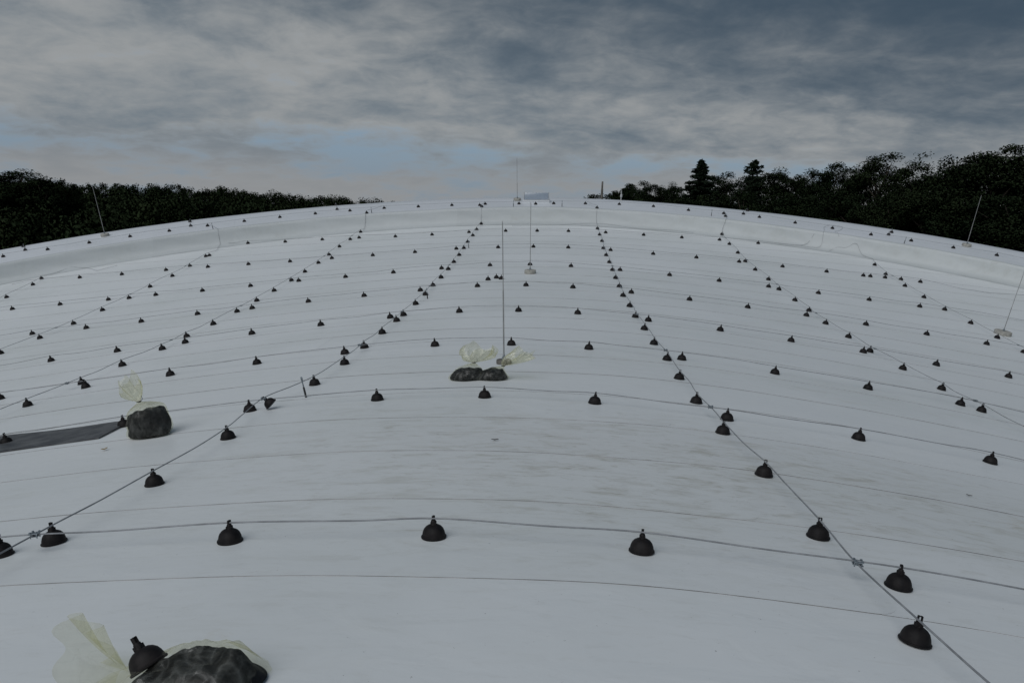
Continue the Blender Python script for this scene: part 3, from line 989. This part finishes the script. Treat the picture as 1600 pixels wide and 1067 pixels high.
# ------------------------------------------------------------------ grey sheet strip lying by the upright bag
edge_far = [(-5.9, 7.50), (-5.47, 7.46), (-4.8, 7.40), (-4.145, 7.33), (-3.99, 7.16)]
edge_near = [(-5.9, 6.72), (-5.47, 6.66), (-4.86, 6.62), (-4.4, 6.62), (-3.955, 6.64)]
verts, faces = [], []
NU, NV = 30, 8
for i in range(NU + 1):
    u = i / NU * (len(edge_far) - 1)
    k = min(int(u), len(edge_far) - 2)
    w = u - k
    f0 = [edge_far[k][j] * (1 - w) + edge_far[k + 1][j] * w for j in (0, 1)]
    n0 = [edge_near[k][j] * (1 - w) + edge_near[k + 1][j] * w for j in (0, 1)]
    for j in range(NV + 1):
        v = j / NV
        x, y = n0[0] * (1 - v) + f0[0] * v, n0[1] * (1 - v) + f0[1] * v
        lift = 0.012 + 0.006 * math.sin(x * 5 + y * 3)
        verts.append((x, y, float(surf(x, y)) + lift))
        verts.append((x, y, float(surf(x, y)) + 0.002))
st = (NV + 1) * 2
for i in range(NU):
    for j in range(NV):
        a_ = i * st + j * 2
        faces.append((a_, a_ + st, a_ + st + 2, a_ + 2))
    a_ = i * st
    faces.append((a_ + 1, a_ + st + 1, a_ + st, a_))
    b_ = i * st + NV * 2
    faces.append((b_, b_ + st, b_ + st + 1, b_ + 1))
a_ = NU * st
for j in range(NV):
    faces.append((a_ + 2 * j, a_ + 2 * j + 1, a_ + 2 * j + 3, a_ + 2 * j + 2))
o = link("grey_sheet_strip", flat_by_angle(make_mesh("grey_sheet_strip", verts, faces, M_STRIP), 40))
tag(o, "dark grey membrane strip lying flat beside the upright tied bag", "membrane strip")

# ------------------------------------------------------------------ plastic bags
def sack(prof, rx, ry, tie, tuft, seed, pleats=7, nth=96, flat=0.003, body_noise=0.065, shrink=1.0, top=None, slant=0.0):
    """bag: prof = (height, radius factor, pleat amount); tie = shift and height of the neck; tuft = lean of the mouth beyond it.
    With top set, only the part below that height, closed over: the filling."""
    rnd = random.Random(seed)
    ph = [rnd.uniform(0, 6.28) for _ in range(12)]
    verts, faces = [], []
    ztie = tie[2]
    rows = prof
    if top is not None:
        rt = float(np.interp(top, [p[0] for p in prof], [p[1] for p in prof]))
        rows = [p for p in prof if p[0] < top] + [(top, 0.96 * rt, 0.0), (top * 1.05, 0.78 * rt, 0.0), (top * 1.08, 0.45 * rt, 0.0), (top * 1.06, 0.15 * rt, 0.0)]
    dense = []
    for a, b in zip(rows[:-1], rows[1:]):
        for q in (0.0, 0.5):
            dense.append(tuple(a[i] * (1 - q) + b[i] * q for i in range(3)))
    dense.append(rows[-1])
    for (z, rf, pl) in dense:
        sft = min(1.0, z / ztie)
        sft = sft ** 4
        ox, oy = tie[0] * sft, tie[1] * sft
        if z > ztie:
            q = (z - ztie)
            ox += tuft[0] * q
            oy += tuft[1] * q
        for k in range(nth):
            a = 2 * math.pi * k / nth
            w = 1 + (0.0 if top is not None else pl) * (0.6 * math.sin(pleats * a + ph[0] + 2.0 * z * 8) + 0.4 * math.sin((pleats * 2 - 3) * a + ph[1]))
            w += body_noise * (math.sin(2 * a + ph[2] + z * 9) + 0.7 * math.sin(3 * a + ph[3] - z * 17) + 0.5 * math.sin(5 * a + ph[4] + z * 31)) * (1 if z < ztie else 0.8)
            p = Vector((math.cos(a) * rf * 2.2 + seed, math.sin(a) * rf * 2.2, z * 11))
            cr = noise.turbulence(p, 4, True, noise_basis="PERLIN_ORIGINAL")
            w += (0.15 if top is None else 0.05) * (cr - 0.55) * (1 if z < ztie else 1.5)
            zz = z
            if z > ztie * 1.1:
                zz += (z - ztie) * 0.30 * (math.sin(2 * a + ph[7]) + 0.5 * math.sin(5 * a + ph[8]))
            x, y = rx * rf * w * math.cos(a) * shrink, ry * rf * w * math.sin(a) * shrink
            if top is not None and z >= top * 0.8:
                zz += 0.018 * noise.noise(Vector((x * 14, y * 14, seed)))
            zz *= 1 + slant * x / rx * min(1, z / ztie)
            verts.append([ox + x, oy + y, max(flat, zz)])
    n_ = len(dense)
    for i in range(n_ - 1):
        for k in range(nth):
            k2 = (k + 1) % nth
            faces.append((i * nth + k, i * nth + k2, (i + 1) * nth + k2, (i + 1) * nth + k))
    faces.append(tuple(range(nth - 1, -1, -1)))
    if top is not None:
        faces.append(tuple((n_ - 1) * nth + k for k in range(nth)))
    return verts, faces


def tie_ring(c, r, seed):
    g_ = Geo()
    pts = [(c[0] + r * math.cos(a), c[1] + r * math.sin(a), c[2] + 0.003 * math.sin(2 * a)) for a in [i * 2 * math.pi / 14 for i in range(15)]]
    g_.tube(pts, 0.0035, 6, False)
    g_.tube([(c[0] + r, c[1], c[2]), (c[0] + r + 0.02, c[1] - 0.01, c[2] + 0.02), (c[0] + r + 0.015, c[1] - 0.01, c[2] + 0.05)], 0.0022, 5)
    return g_.mesh("tie", M_PIN_BLACK)


BODY = [(0.000, 0.78, 0), (0.010, 0.90, 0), (0.03, 0.98, 0), (0.07, 1.02, 0.01), (0.12, 1.02, 0.012), (0.17, 1.00, 0.02), (0.21, 0.95, 0.02), (0.245, 0.86, 0.04), (0.27, 0.70, 0.07), (0.29, 0.47, 0.10), (0.305, 0.24, 0.14), (0.315, 0.10, 0.14),
        (0.325, 0.085, 0.14), (0.338, 0.13, 0.16), (0.355, 0.22, 0.18), (0.38, 0.33, 0.18), (0.41, 0.42, 0.17), (0.445, 0.47, 0.16), (0.48, 0.48, 0.15), (0.51, 0.44, 0.15)]


SAG = [(0.000, 0.88, 0), (0.012, 0.98, 0), (0.04, 1.0, 0), (0.09, 0.95, 0.01), (0.14, 0.86, 0.012), (0.19, 0.73, 0.02), (0.235, 0.57, 0.04), (0.27, 0.40, 0.07), (0.295, 0.25, 0.10), (0.315, 0.11, 0.14)] + BODY[12:]


def scaled(prof, k, kt, wide=1.0):
    return [((z * k if z <= 0.325 else 0.325 * k + (z - 0.325) * kt), r * (1.0 if z <= 0.33 else wide), p) for z, r, p in prof]


def bag(X, Y, head, prof, rx, ry, tie, tuft, seed, top, slant, label):
    t = empty("plastic_bag", frame_at(X, Y, head, 0.0))
    v, f = sack(prof, rx, ry, tie, tuft, seed, slant=slant)
    fm = [1 if len(q) == 4 and v[q[0]][2] > tie[2] * 0.80 and v[q[2]][2] > tie[2] * 0.80 else 0 for q in f]
    link("film", make_mesh("film", v, f, [M_FILM, M_TUFT], True, fm), t)
    v, f = sack(prof, rx, ry, tie, tuft, seed, shrink=0.935, top=top, slant=slant, flat=0.006)
    link("filling", make_mesh("filling", v, f, M_FILL), t)
    link("tie", tie_ring((tie[0], tie[1], tie[2] + 0.002), 0.095 * rx, 1), t)
    tag(t, label, "bag", "tied bags of dark filling")


bag(-3.41, 6.52, 0.12, scaled(BODY, 0.96, 1.0), 0.190, 0.16, (-0.05, 0.0, 0.308), (-0.35, 0.1), 3, 0.215, 0.13, "upright tied plastic bag with dark filling and pale gathered top")
bag(-0.83, 8.22, 0.0, scaled(SAG, 0.52, 0.80, 2.1), 0.190, 0.150, (0.07, 0.02, 0.167), (0.45, 0.1), 11, 0.100, -0.04, "squat tied plastic bag in the pair, its gathered top fanning upward")
bag(-0.575, 8.23, -0.05, scaled(SAG, 0.42, 0.75, 1.4), 0.185, 0.145, (0.125, 0.0, 0.135), (1.6, 0.1), 21, 0.098, -0.06, "squat tied plastic bag in the pair, its gathered top flopping sideways to the rod")

# the open bag of spare holders in the foreground
BX, BY = -1.12, 2.285
mwb = frame_at(BX, BY, 0.10, 0.0)
t = empty("plastic_bag", mwb)
rnd = random.Random(5)
ph = [rnd.uniform(0, 6.28) for _ in range(12)]
BUMPS = [(-0.125, 0.02, 0.075, 0.10), (-0.02, 0.03, 0.100, 0.12), (0.09, 0.03, 0.112, 0.12), (0.02, -0.09, 0.090, 0.12), (0.18, -0.02, 0.112, 0.10), (-0.10, -0.10, 0.07, 0.10), (0.13, -0.12, 0.09, 0.11)]


def drape(x, y):
    h = 0.0
    for bx, by, bh, br in BUMPS:
        q = ((x - bx) ** 2 + (y - by) ** 2) / (br * br)
        h += (bh * math.exp(-q * 1.05)) ** 3
    h = h ** (1 / 3)
    cr = noise.turbulence(Vector((x * 9 + y * 3, y * 11, 4.2)), 4, True, noise_basis="PERLIN_ORIGINAL")
    h += 0.028 * (cr - 0.5) * min(1.0, h / 0.06)
    return h


verts, faces = [], []
NR, NT = 26, 84
for i in range(NR + 1):
    q = i / NR
    for k in range(NT):
        a = 2 * math.pi * k / NT
        e = 1 + 0.06 * math.sin(3 * a + ph[2]) + 0.04 * math.sin(7 * a + ph[3]) + 0.02 * math.sin(17 * a + ph[4])
        x = q * e * 0.265 * math.cos(a)
        y = q * e * 0.205 * math.sin(a)
        z = drape(x, y) * (1 - q ** 10) + 0.004
        verts.append((x, y, max(0.004, z)))
for i in range(NR):
    for k in range(NT):
        k2 = (k + 1) % NT
        faces.append((i * NT + k, (i + 1) * NT + k, (i + 1) * NT + k2, i * NT + k2))
# mouth: a ruffled fan of film standing out to one side
o0 = len(verts)
MI, MJ = 14, 40
for i in range(MI + 1):
    q = i / MI
    for j in range(MJ + 1):
        s = j / MJ
        a = math.pi * (0.10 + 0.92 * s)                  # fan angle over the mouth
        rr = 0.055 + 0.165 * q * (0.80 + 0.22 * math.sin(5 * s + ph[5]) + 0.06 * math.sin(17 * s + ph[6]))
        wav = 0.030 * q * math.sin(13 * s * 2 + ph[7]) + 0.015 * q * math.sin(31 * s + ph[8])
        x = -0.215 - 0.10 * q - 0.05 * q * math.sin(a) + wav
        y = 0.03 - rr * math.cos(a) * 0.85
        z = 0.006 + rr * math.sin(a) * 0.95 * (0.55 + 0.45 * q)
        verts.append((x, y, max(0.005, z)))
for i in range(MI):
    for j in range(MJ):
        a_ = o0 + i * (MJ + 1) + j
        faces.append((a_, a_ + 1, a_ + MJ + 2, a_ + MJ + 1))
link("film", make_mesh("film", verts, faces, [M_FILM_CLEAR, M_MOUTH], True, [1 if q[0] >= o0 else 0 for q in faces]), t)
fv, ff = [], []
for i in range(NR + 1):                                  # dark mound of granulate under the film
    q = i / NR
    for k in range(NT):
        a = 2 * math.pi * k / NT
        x = 0.035 + q * 0.215 * math.cos(a) * (1 + 0.05 * math.sin(3 * a + 1))
        y = -0.02 + q * 0.165 * math.sin(a)
        h = (drape(x, y) - 0.012) * (1 - q ** 4)
        fv.append((x, y, max(0.005, h + 0.004 * noise.noise(Vector((x * 30, y * 30, 1))))))
for i in range(NR):
    for k in range(NT):
        k2 = (k + 1) % NT
        ff.append((i * NT + k, (i + 1) * NT + k, (i + 1) * NT + k2, i * NT + k2))
link("filling", make_mesh("filling", fv, ff, M_FILL), t)
tag(t, "open translucent plastic bag lying on its side over dark filling", "bag")
SP = [(-0.115, 0.010, 0.050, -32, -12)]
for i, (x, y, z, ry_, rx_) in enumerate(SP):
    mw = mwb @ Matrix.Translation((x, y, z)) @ Matrix.Rotation(math.radians(ry_), 4, 'Y') @ Matrix.Rotation(math.radians(rx_), 4, 'X')
    holder(mw, "black dome holder lying tilted in the mouth of the open bag", None, True)

# ------------------------------------------------------------------ scraps on the membrane
def scrap(X, Y, sx, sy, rot, m, label, cat, curl=0.006):
    verts, faces = [], []
    rnd = random.Random(label)
    for i in range(9):
        for j in range(4):
            u, v_ = i / 8 - 0.5, j / 3 - 0.5
            wd = math.sqrt(max(0.02, 1 - (2 * u) ** 2))
            verts.append((u * sx, v_ * sy * wd + 0.15 * sy * math.sin(5 * u), 0.003 + curl * (abs(u) * 1.6 + abs(v_)) + rnd.uniform(0, 0.001)))
    for i in range(8):
        for j in range(3):
            a_ = i * 4 + j
            faces.append((a_, a_ + 4, a_ + 5, a_ + 1))
    o = link("scrap", make_mesh("scrap", verts, faces, m))
    o.matrix_world = frame_at(X, Y, rot, 0.0)
    sm = o.modifiers.new("thickness", "SOLIDIFY")
    sm.thickness = 0.0025
    sm.offset = 1
    tag(o, label, cat)


scrap(-0.36, 5.69, 0.055, 0.018, 0.1, M_SCRAP, "small dark scrap on the membrane between first and second cross wires", "scrap")
scrap(-3.60, 6.12, 0.05, 0.035, 0.6, M_LEAFBIT, "pale brown leaf on the membrane in front of the upright bag", "leaf", 0.012)
scrap(3.11, 5.68, 0.04, 0.014, -0.5, M_SCRAP, "tiny dark sliver on the membrane out past the first long wire beyond paired bags", "scrap")

# ------------------------------------------------------------------ trees
def leaf_mesh(name, centers, sizes, mat, seed, droop=0.0, out=None):
    r = np.random.default_rng(seed)
    n_ = len(centers)
    a = r.normal(size=(n_, 3))
    a /= np.linalg.norm(a, axis=1)[:, None]
    b = r.normal(size=(n_, 3))
    b -= (b * a).sum(1)[:, None] * a
    b /= np.linalg.norm(b, axis=1)[:, None]
    if droop:
        a[:, 2] -= droop
    s = sizes[:, None]
    k = 0.62
    quad = np.stack([centers - a * s, centers - b * s * k, centers + a * s, centers + b * s * k], 1).reshape(-1, 3)
    me = bpy.data.meshes.new(name)
    me.vertices.add(n_ * 4)
    me.vertices.foreach_set("co", quad.astype(np.float32).ravel())
    me.loops.add(n_ * 4)
    me.loops.foreach_set("vertex_index", np.arange(n_ * 4, dtype=np.int32))
    me.polygons.add(n_)
    me.polygons.foreach_set("loop_start", np.arange(0, n_ * 4, 4, dtype=np.int32))
    me.polygons.foreach_set("loop_total", np.full(n_, 4, dtype=np.int32))
    me.materials.append(mat)
    me.update()
    me.validate()
    if out is not None:                                  # soft, rounded shading over each clump of leaves
        nn = out + 0.16 * r.normal(size=(n_, 3))
        nn /= np.linalg.norm(nn, axis=1)[:, None]
        me.polygons.foreach_set("use_smooth", np.ones(n_, dtype=bool))
        me.normals_split_custom_set_from_vertices(np.repeat(nn, 4, axis=0).astype(np.float32))
    return me


def unit(a):
    return a / np.maximum(1e-6, np.linalg.norm(a, axis=1))[:, None]


def broadleaf(seed, rad=3.0, H=15.0, low=0.28, clumps=150, per=320, size=0.072, spread=0.66, rough=1.0):
    """crown as leaf clumps round limbs; nominal height H"""
    r = np.random.default_rng(seed)
    rx = rad
    zc = H * (1 + low) / 2
    rz = H * (1 - low) / 2
    cs = []
    while len(cs) < clumps:
        u = r.normal(size=3)
        u /= np.linalg.norm(u)
        q = r.uniform(0.30, 1.0) ** 0.45
        lump = 1 + 0.20 * rough * math.sin(3 * math.atan2(u[1], u[0]) + seed) + 0.16 * rough * math.sin(5 * u[2] + seed * 1.7)
        c = np.array([u[0] * rx * q * lump, u[1] * rx * q * lump, zc + u[2] * (rz - spread) * q])
        cs.append(c)
    cs = np.array(cs)
    pts, sz, nrm = [], [], []
    for c in cs:
        k = int(per * r.uniform(0.6, 1.3))
        sp = spread * r.uniform(0.7, 1.3)
        d = r.normal(size=(k, 3))
        d /= np.linalg.norm(d, axis=1)[:, None]
        d *= (r.uniform(0, 1, k) ** 0.55)[:, None] * sp * np.array([1.15, 1.15, 0.8])
        pts.append(c + d)
        nrm.append(unit(d) * 0.6 + unit((c + d - np.array([0, 0, zc])) / np.array([rx, rx, rz])))
        sz.append(r.uniform(0.6, 1.35, k) * size)
    pts = np.concatenate(pts)
    pts[:, 2] += (H - np.sort(pts[:, 2])[-6]) * np.clip((pts[:, 2] - zc) / rz + 0.4, 0, 1)
    crown = leaf_mesh("crown", pts, np.concatenate(sz), M_LEAF, seed + 100, 0.0, unit(np.concatenate(nrm)))
    g_ = Geo()
    tr = [(0.05 * math.sin(z), 0.05 * math.cos(1.3 * z), z) for z in np.linspace(-0.3, H * 0.80, 9)]
    g_.tube(tr, [0.26 * (1 - 0.85 * i / 8) for i in range(9)], 8)
    for c in cs[::3]:
        z0 = max(1.8, c[2] - 0.55 * math.hypot(c[0], c[1]) - 1.0)
        z0 = min(z0, H * 0.74)
        g_.tube([(0.05 * math.sin(z0), 0.05 * math.cos(1.3 * z0), z0), (c[0] * 0.5, c[1] * 0.5, (z0 + c[2]) / 2 + 0.2), tuple(c)], [0.085, 0.055, 0.02], 5)
    return g_.mesh("trunk", M_BARK), crown


def conifer(seed, rad=2.6, H=15.0, tiers=34, pine=False):
    r = np.random.default_rng(seed)
    g_ = Geo()
    g_.tube([(0, 0, -0.3), (0.03, 0, H * 0.5), (0, 0.02, H)], [0.24, 0.14, 0.015], 8)
    pts, sz = [], []
    for i in range(tiers):
        f_ = i / (tiers - 1)
        z = H * (0.22 + 0.76 * f_) + r.uniform(-0.12, 0.12)
        R_ = rad * ((1 - f_) ** 0.80 + 0.03) if not pine else rad * (0.22 + 0.78 * (1 - f_) ** 0.7) * (0.72 + 0.28 * (i % 3 != 0))
        nb = 8 if not pine else 6
        for b_ in range(nb):
            az = 2 * math.pi * (b_ + 0.5 * (i % 2)) / nb + r.uniform(-0.4, 0.4)
            L = R_ * r.uniform(0.55, 1.2)
            zj = z + r.uniform(-0.22, 0.22)
            if L < 0.1:
                L = 0.1
            dz = -0.30 * L if not pine else 0.22 * L
            tip = (L * math.cos(az), L * math.sin(az), zj + dz + (0.10 * L if not pine else 0))
            g_.tube([(0, 0, zj), (tip[0] * 0.5, tip[1] * 0.5, zj + dz * 0.62), tip], [0.035, 0.025, 0.008], 4)
            k = int(30 + 80 * L)
            u = r.uniform(0.12, 1.04, k)
            w = (0.17 + 0.20 * L) * (1 - 0.65 * u) + 0.05
            px_ = np.cos(az) * L * u + -np.sin(az) * r.normal(size=k) * w * 0.6
            py_ = np.sin(az) * L * u + np.cos(az) * r.normal(size=k) * w * 0.6
            pz_ = zj + dz * u + 0.10 * L * u * u - np.abs(r.normal(size=k)) * (0.14 if not pine else 0.18) + (0.10 if pine else 0)
            pts.append(np.stack([px_, py_, pz_], 1))
            sz.append(r.uniform(0.6, 1.3, k) * 0.11)
    crown = leaf_mesh("crown", np.concatenate(pts), np.concatenate(sz), M_NEEDLE, seed + 50)
    return g_.mesh("trunk", M_BARK), crown


OAKS = [broadleaf(s) for s in (1, 2, 3, 4)]
KIND = {'oak': OAKS, 'open': [broadleaf(8, 3.0, 15, 0.30, 120, 300, 0.070, 0.64, 1.2)], 'sparse': [broadleaf(9, 2.4, 15, 0.34, 70, 90, 0.085, 0.6, 1.3)],
        'bush': [broadleaf(12, 3.2, 15, 0.05, 70, 90, 0.17, 0.9)], 'spruce': [conifer(3)], 'pine': [conifer(6, 2.4, 15, 22, True)]}
TREES = [
    ('oak', 12.2, 129.4, 14.1, 1.7),
    ('oak', 13.4, 123.3, 14.6, 1.8),
    ('oak', 16.4, 124.9, 14.0, 1.7),
    ('oak', 18.0, 120.7, 14.5, 1.2),
    ('spruce', 19.7, 110.3, 17.4, 2.0),
    ('oak', 24.4, 115.5, 15.9, 2.1),
    ('pine', 25.8, 106.9, 17.1, 1.7),
    ('oak', 28.9, 108.2, 16.4, 1.9),
    ('oak', 33.7, 113.1, 15.3, 1.6),
    ('oak', 33.8, 106.8, 16.0, 1.6),
    ('open', 33.3, 98.5, 16.8, 2.1),
    ('open', 37.3, 101.3, 16.3, 1.8),
    ('open', 36.6, 93.1, 17.6, 2.7),
    ('oak', 37.7, 86.1, 16.0, 1.9),
    ('sparse', 40.9, 89.1, 17.4, 1.4),
    ('oak', 40.2, 82.8, 16.6, 2.0),
    ('oak', 40.0, 76.1, 17.3, 2.4),
    ('oak', 42.3, 74.9, 16.7, 2.3),
    ('oak', 45.3, 75.5, 17.2, 2.6),
    ('oak', 10.9, 95.4, 12.5, 1.5),
    ('oak', 14.4, 92.9, 12.4, 1.6),
    ('oak', 17.3, 88.3, 12.6, 1.7),
    ('oak', 20.0, 85.7, 12.8, 1.7),
    ('oak', 22.9, 82.9, 12.7, 1.8),
    ('oak', 25.5, 80.0, 12.8, 1.9),
    ('oak', 27.3, 75.2, 12.9, 1.8),
    ('oak', 29.5, 72.2, 12.8, 1.8),
    ('oak', 30.6, 67.4, 13.2, 1.8),
    ('oak', 32.3, 64.3, 13.0, 1.8),
    ('oak', 34.0, 61.2, 12.8, 2.0),
    ('oak', 36.7, 59.6, 12.9, 2.1),
    ('bush', 7.5, 149.8, 12.6, 1.1),
    ('bush', 10.1, 149.7, 12.8, 1.4),
    ('bush', 11.5, 144.5, 13.3, 1.1),
    ('oak', -52.1, 75.9, 12.5, 2.5),
    ('oak', -49.0, 75.5, 12.2, 1.6),
    ('oak', -54.6, 74.1, 12.5, 2.4),
    ('oak', -51.1, 81.3, 11.6, 1.1),
    ('oak', -56.9, 72.3, 12.6, 2.7),
]

NOM = {'oak': 3.0, 'open': 3.0, 'sparse': 2.4, 'bush': 3.2, 'spruce': 2.6, 'pine': 2.4}
WIDEN = {'oak': 2.25, 'open': 1.9, 'sparse': 2.6, 'bush': 2.2, 'spruce': 2.9, 'pine': 2.1}
LAB = {'spruce': "pointed dark spruce standing clear above the broadleaf trees", 'pine': "layered dark pine with a flat uneven top beside the spruce",
       'sparse': "thin-crowned tree with sky showing through its feathery top", 'open': "round open-crowned tree with sky gaps along the ridge of the wood"}
TREELAB = {0: "first small dark tree of the wood counted from the mast", 1: "second dark tree of the wood counted from the mast", 2: "third dark tree of the wood counted from the mast",
           3: "fourth dark tree counted from the mast, next to the spruce", 5: "bushy dark tree filling the gap between spruce and pine", 7: "broad dark tree touching the pine on its far side from the spruce",
           8: "lowest dark tree in the dip just past the pine clump", 9: "dark tree climbing from the dip to the first open-crowned tree", 10: "first open-crowned tree past the pine, with small sky gaps",
           11: "open-crowned tree tucked against the largest round crown", 12: "largest round open-crowned tree with sky showing through its edge", 13: "dark tree between the largest round crown and the feathery one",
           15: "dense dark tree just past the feathery thin-crowned tree", 16: "highest dark tree of the whole wood", 17: "dark tree just past the highest tree of the wood", 18: "second dark tree past the highest tree of the wood"}
for i, (kind, X, Y, ztop, rad) in enumerate(TREES):
    gz = float(ground_z(np.array(X), np.array(Y)))
    var = KIND[kind][i % len(KIND[kind])]
    t = empty("%s_tree" % {'oak': 'broadleaf', 'open': 'broadleaf', 'sparse': 'broadleaf', 'bush': 'broadleaf'}.get(kind, kind), Matrix.Translation((X, Y, gz)) @ Matrix.Rotation(i * 2.399, 4, 'Z'))
    s = rad * WIDEN[kind] / NOM[kind]
    t.scale = (s, s, (ztop - gz) / 15.0)
    link("trunk", var[0], t)
    link("crown", var[1], t)
    if i in TREELAB:
        lab = TREELAB[i]
    elif kind in LAB:
        lab = LAB[kind]
    elif kind == 'bush':
        lab = "far low treetop just showing over the roof edge near the mast"
    elif X < 0:
        lab = "dark broadleaf tree in the taller clump rising at the end of the wooded hillside"
    elif Y < 97 and ztop < 13.5:
        lab = "low dark broadleaf tree in front of the taller wood beyond the rim"
    else:
        lab = "tall dark broadleaf tree in the wood with the spruce"
    tag(t, lab, "tree", {'bush': "far treetops by the mast"}.get(kind, "trees of the hillside clump" if X < 0 else "trees of the wood with the spruce"))

# ------------------------------------------------------------------ far wood on the other side: one mass of crowns
SKYX = [-60, -51, -40, -30, -24, -18, -10]              # direction (degrees from +Y) against top height at 180 m
def sky_top(deg):
    return float(np.interp(deg, [-40, -31.8, -28.2, -24.4, -22.0, -20.4, -18.8, -16.3, -14.5, -12.3, -11.0, -9.5], [12.2, 12.1, 12.4, 12.2, 12.0, 11.4, 11.3, 10.95, 10.85, 10.4, 10.0, 9.7]))


r = np.random.default_rng(77)
pts, sz, nrm = [], [], []
for i in range(640):
    deg = r.uniform(-44, -10.2)
    far = i < 330
    D = r.uniform(290, 370) if far else 58 + 110 * r.uniform(0, 1) ** 0.8
    top = 11.0 + (sky_top(deg) - 11.0) * D / 180.0 + (r.uniform(-1.7, 0.5) + 0.5 * math.sin(deg * 1.9) if far else r.uniform(-2.0, -0.7))
    X, Y = D * math.sin(math.radians(deg)), D * math.cos(math.radians(deg))
    if float(rho(X, Y)) < 42:
        continue
    gz = float(ground_z(np.array(X), np.array(Y)))
    rad = r.uniform(2.6, 4.6) if far else r.uniform(2.2, 3.8)
    k = int(950 if far else (2300 if D < 100 else 1300))
    nb = 26
    hh = (top - gz) * 0.5
    c = np.array([X, Y, top - hh])
    cu = unit(r.normal(size=(nb, 3)))
    cc = cu * (r.uniform(0.45, 1.0, nb) ** 0.5)[:, None] * np.array([rad, rad, hh - 0.5])
    which = r.integers(0, nb, k)
    d = unit(r.normal(size=(k, 3)))
    pp = cc[which] + d * (r.uniform(0, 1, k) ** 0.4)[:, None] * rad * r.uniform(0.28, 0.42, nb)[which][:, None]
    nrm.append(unit(0.6 * d + unit(pp / np.array([rad, rad, hh]))))
    pp = c + pp
    pp[:, 2] = np.minimum(pp[:, 2], top + 0.25)
    pts.append(pp)
    sz.append(r.uniform(0.6, 1.3, k) * (0.27 if far else (0.14 if D < 100 else 0.19)))
me = leaf_mesh("woodland", np.concatenate(pts), np.concatenate(sz), M_LEAF, 5, 0.0, np.concatenate(nrm))
o = link("woodland", me)
tag(o, "long dark wooded hillside closing the view beyond the roof rim", "woodland", kind="stuff")

# ------------------------------------------------------------------ mast beyond the roof
t = empty("mast", Matrix.Translation((5.5, 92.0, float(ground_z(np.array(5.5), np.array(92.0))))))
a = Geo()
a.lathe([(0.20, -0.3), (0.18, 4.0), (0.15, 9.0), (0.125, 12.6), (0.10, 12.65), (0.10, 13.4), (0.06, 13.45)], 14)
link("shaft", flat_by_angle(a.mesh("shaft", M_MAST), 40), t)
a = Geo()
a.box((0, 0, 11.6), (0.36, 0.10, 0.10), None, 0.01)
link("bracket", a.mesh("bracket", M_MAST), t)
tag(t, "slim weathered mast rising alone beyond the roof edge", "mast")
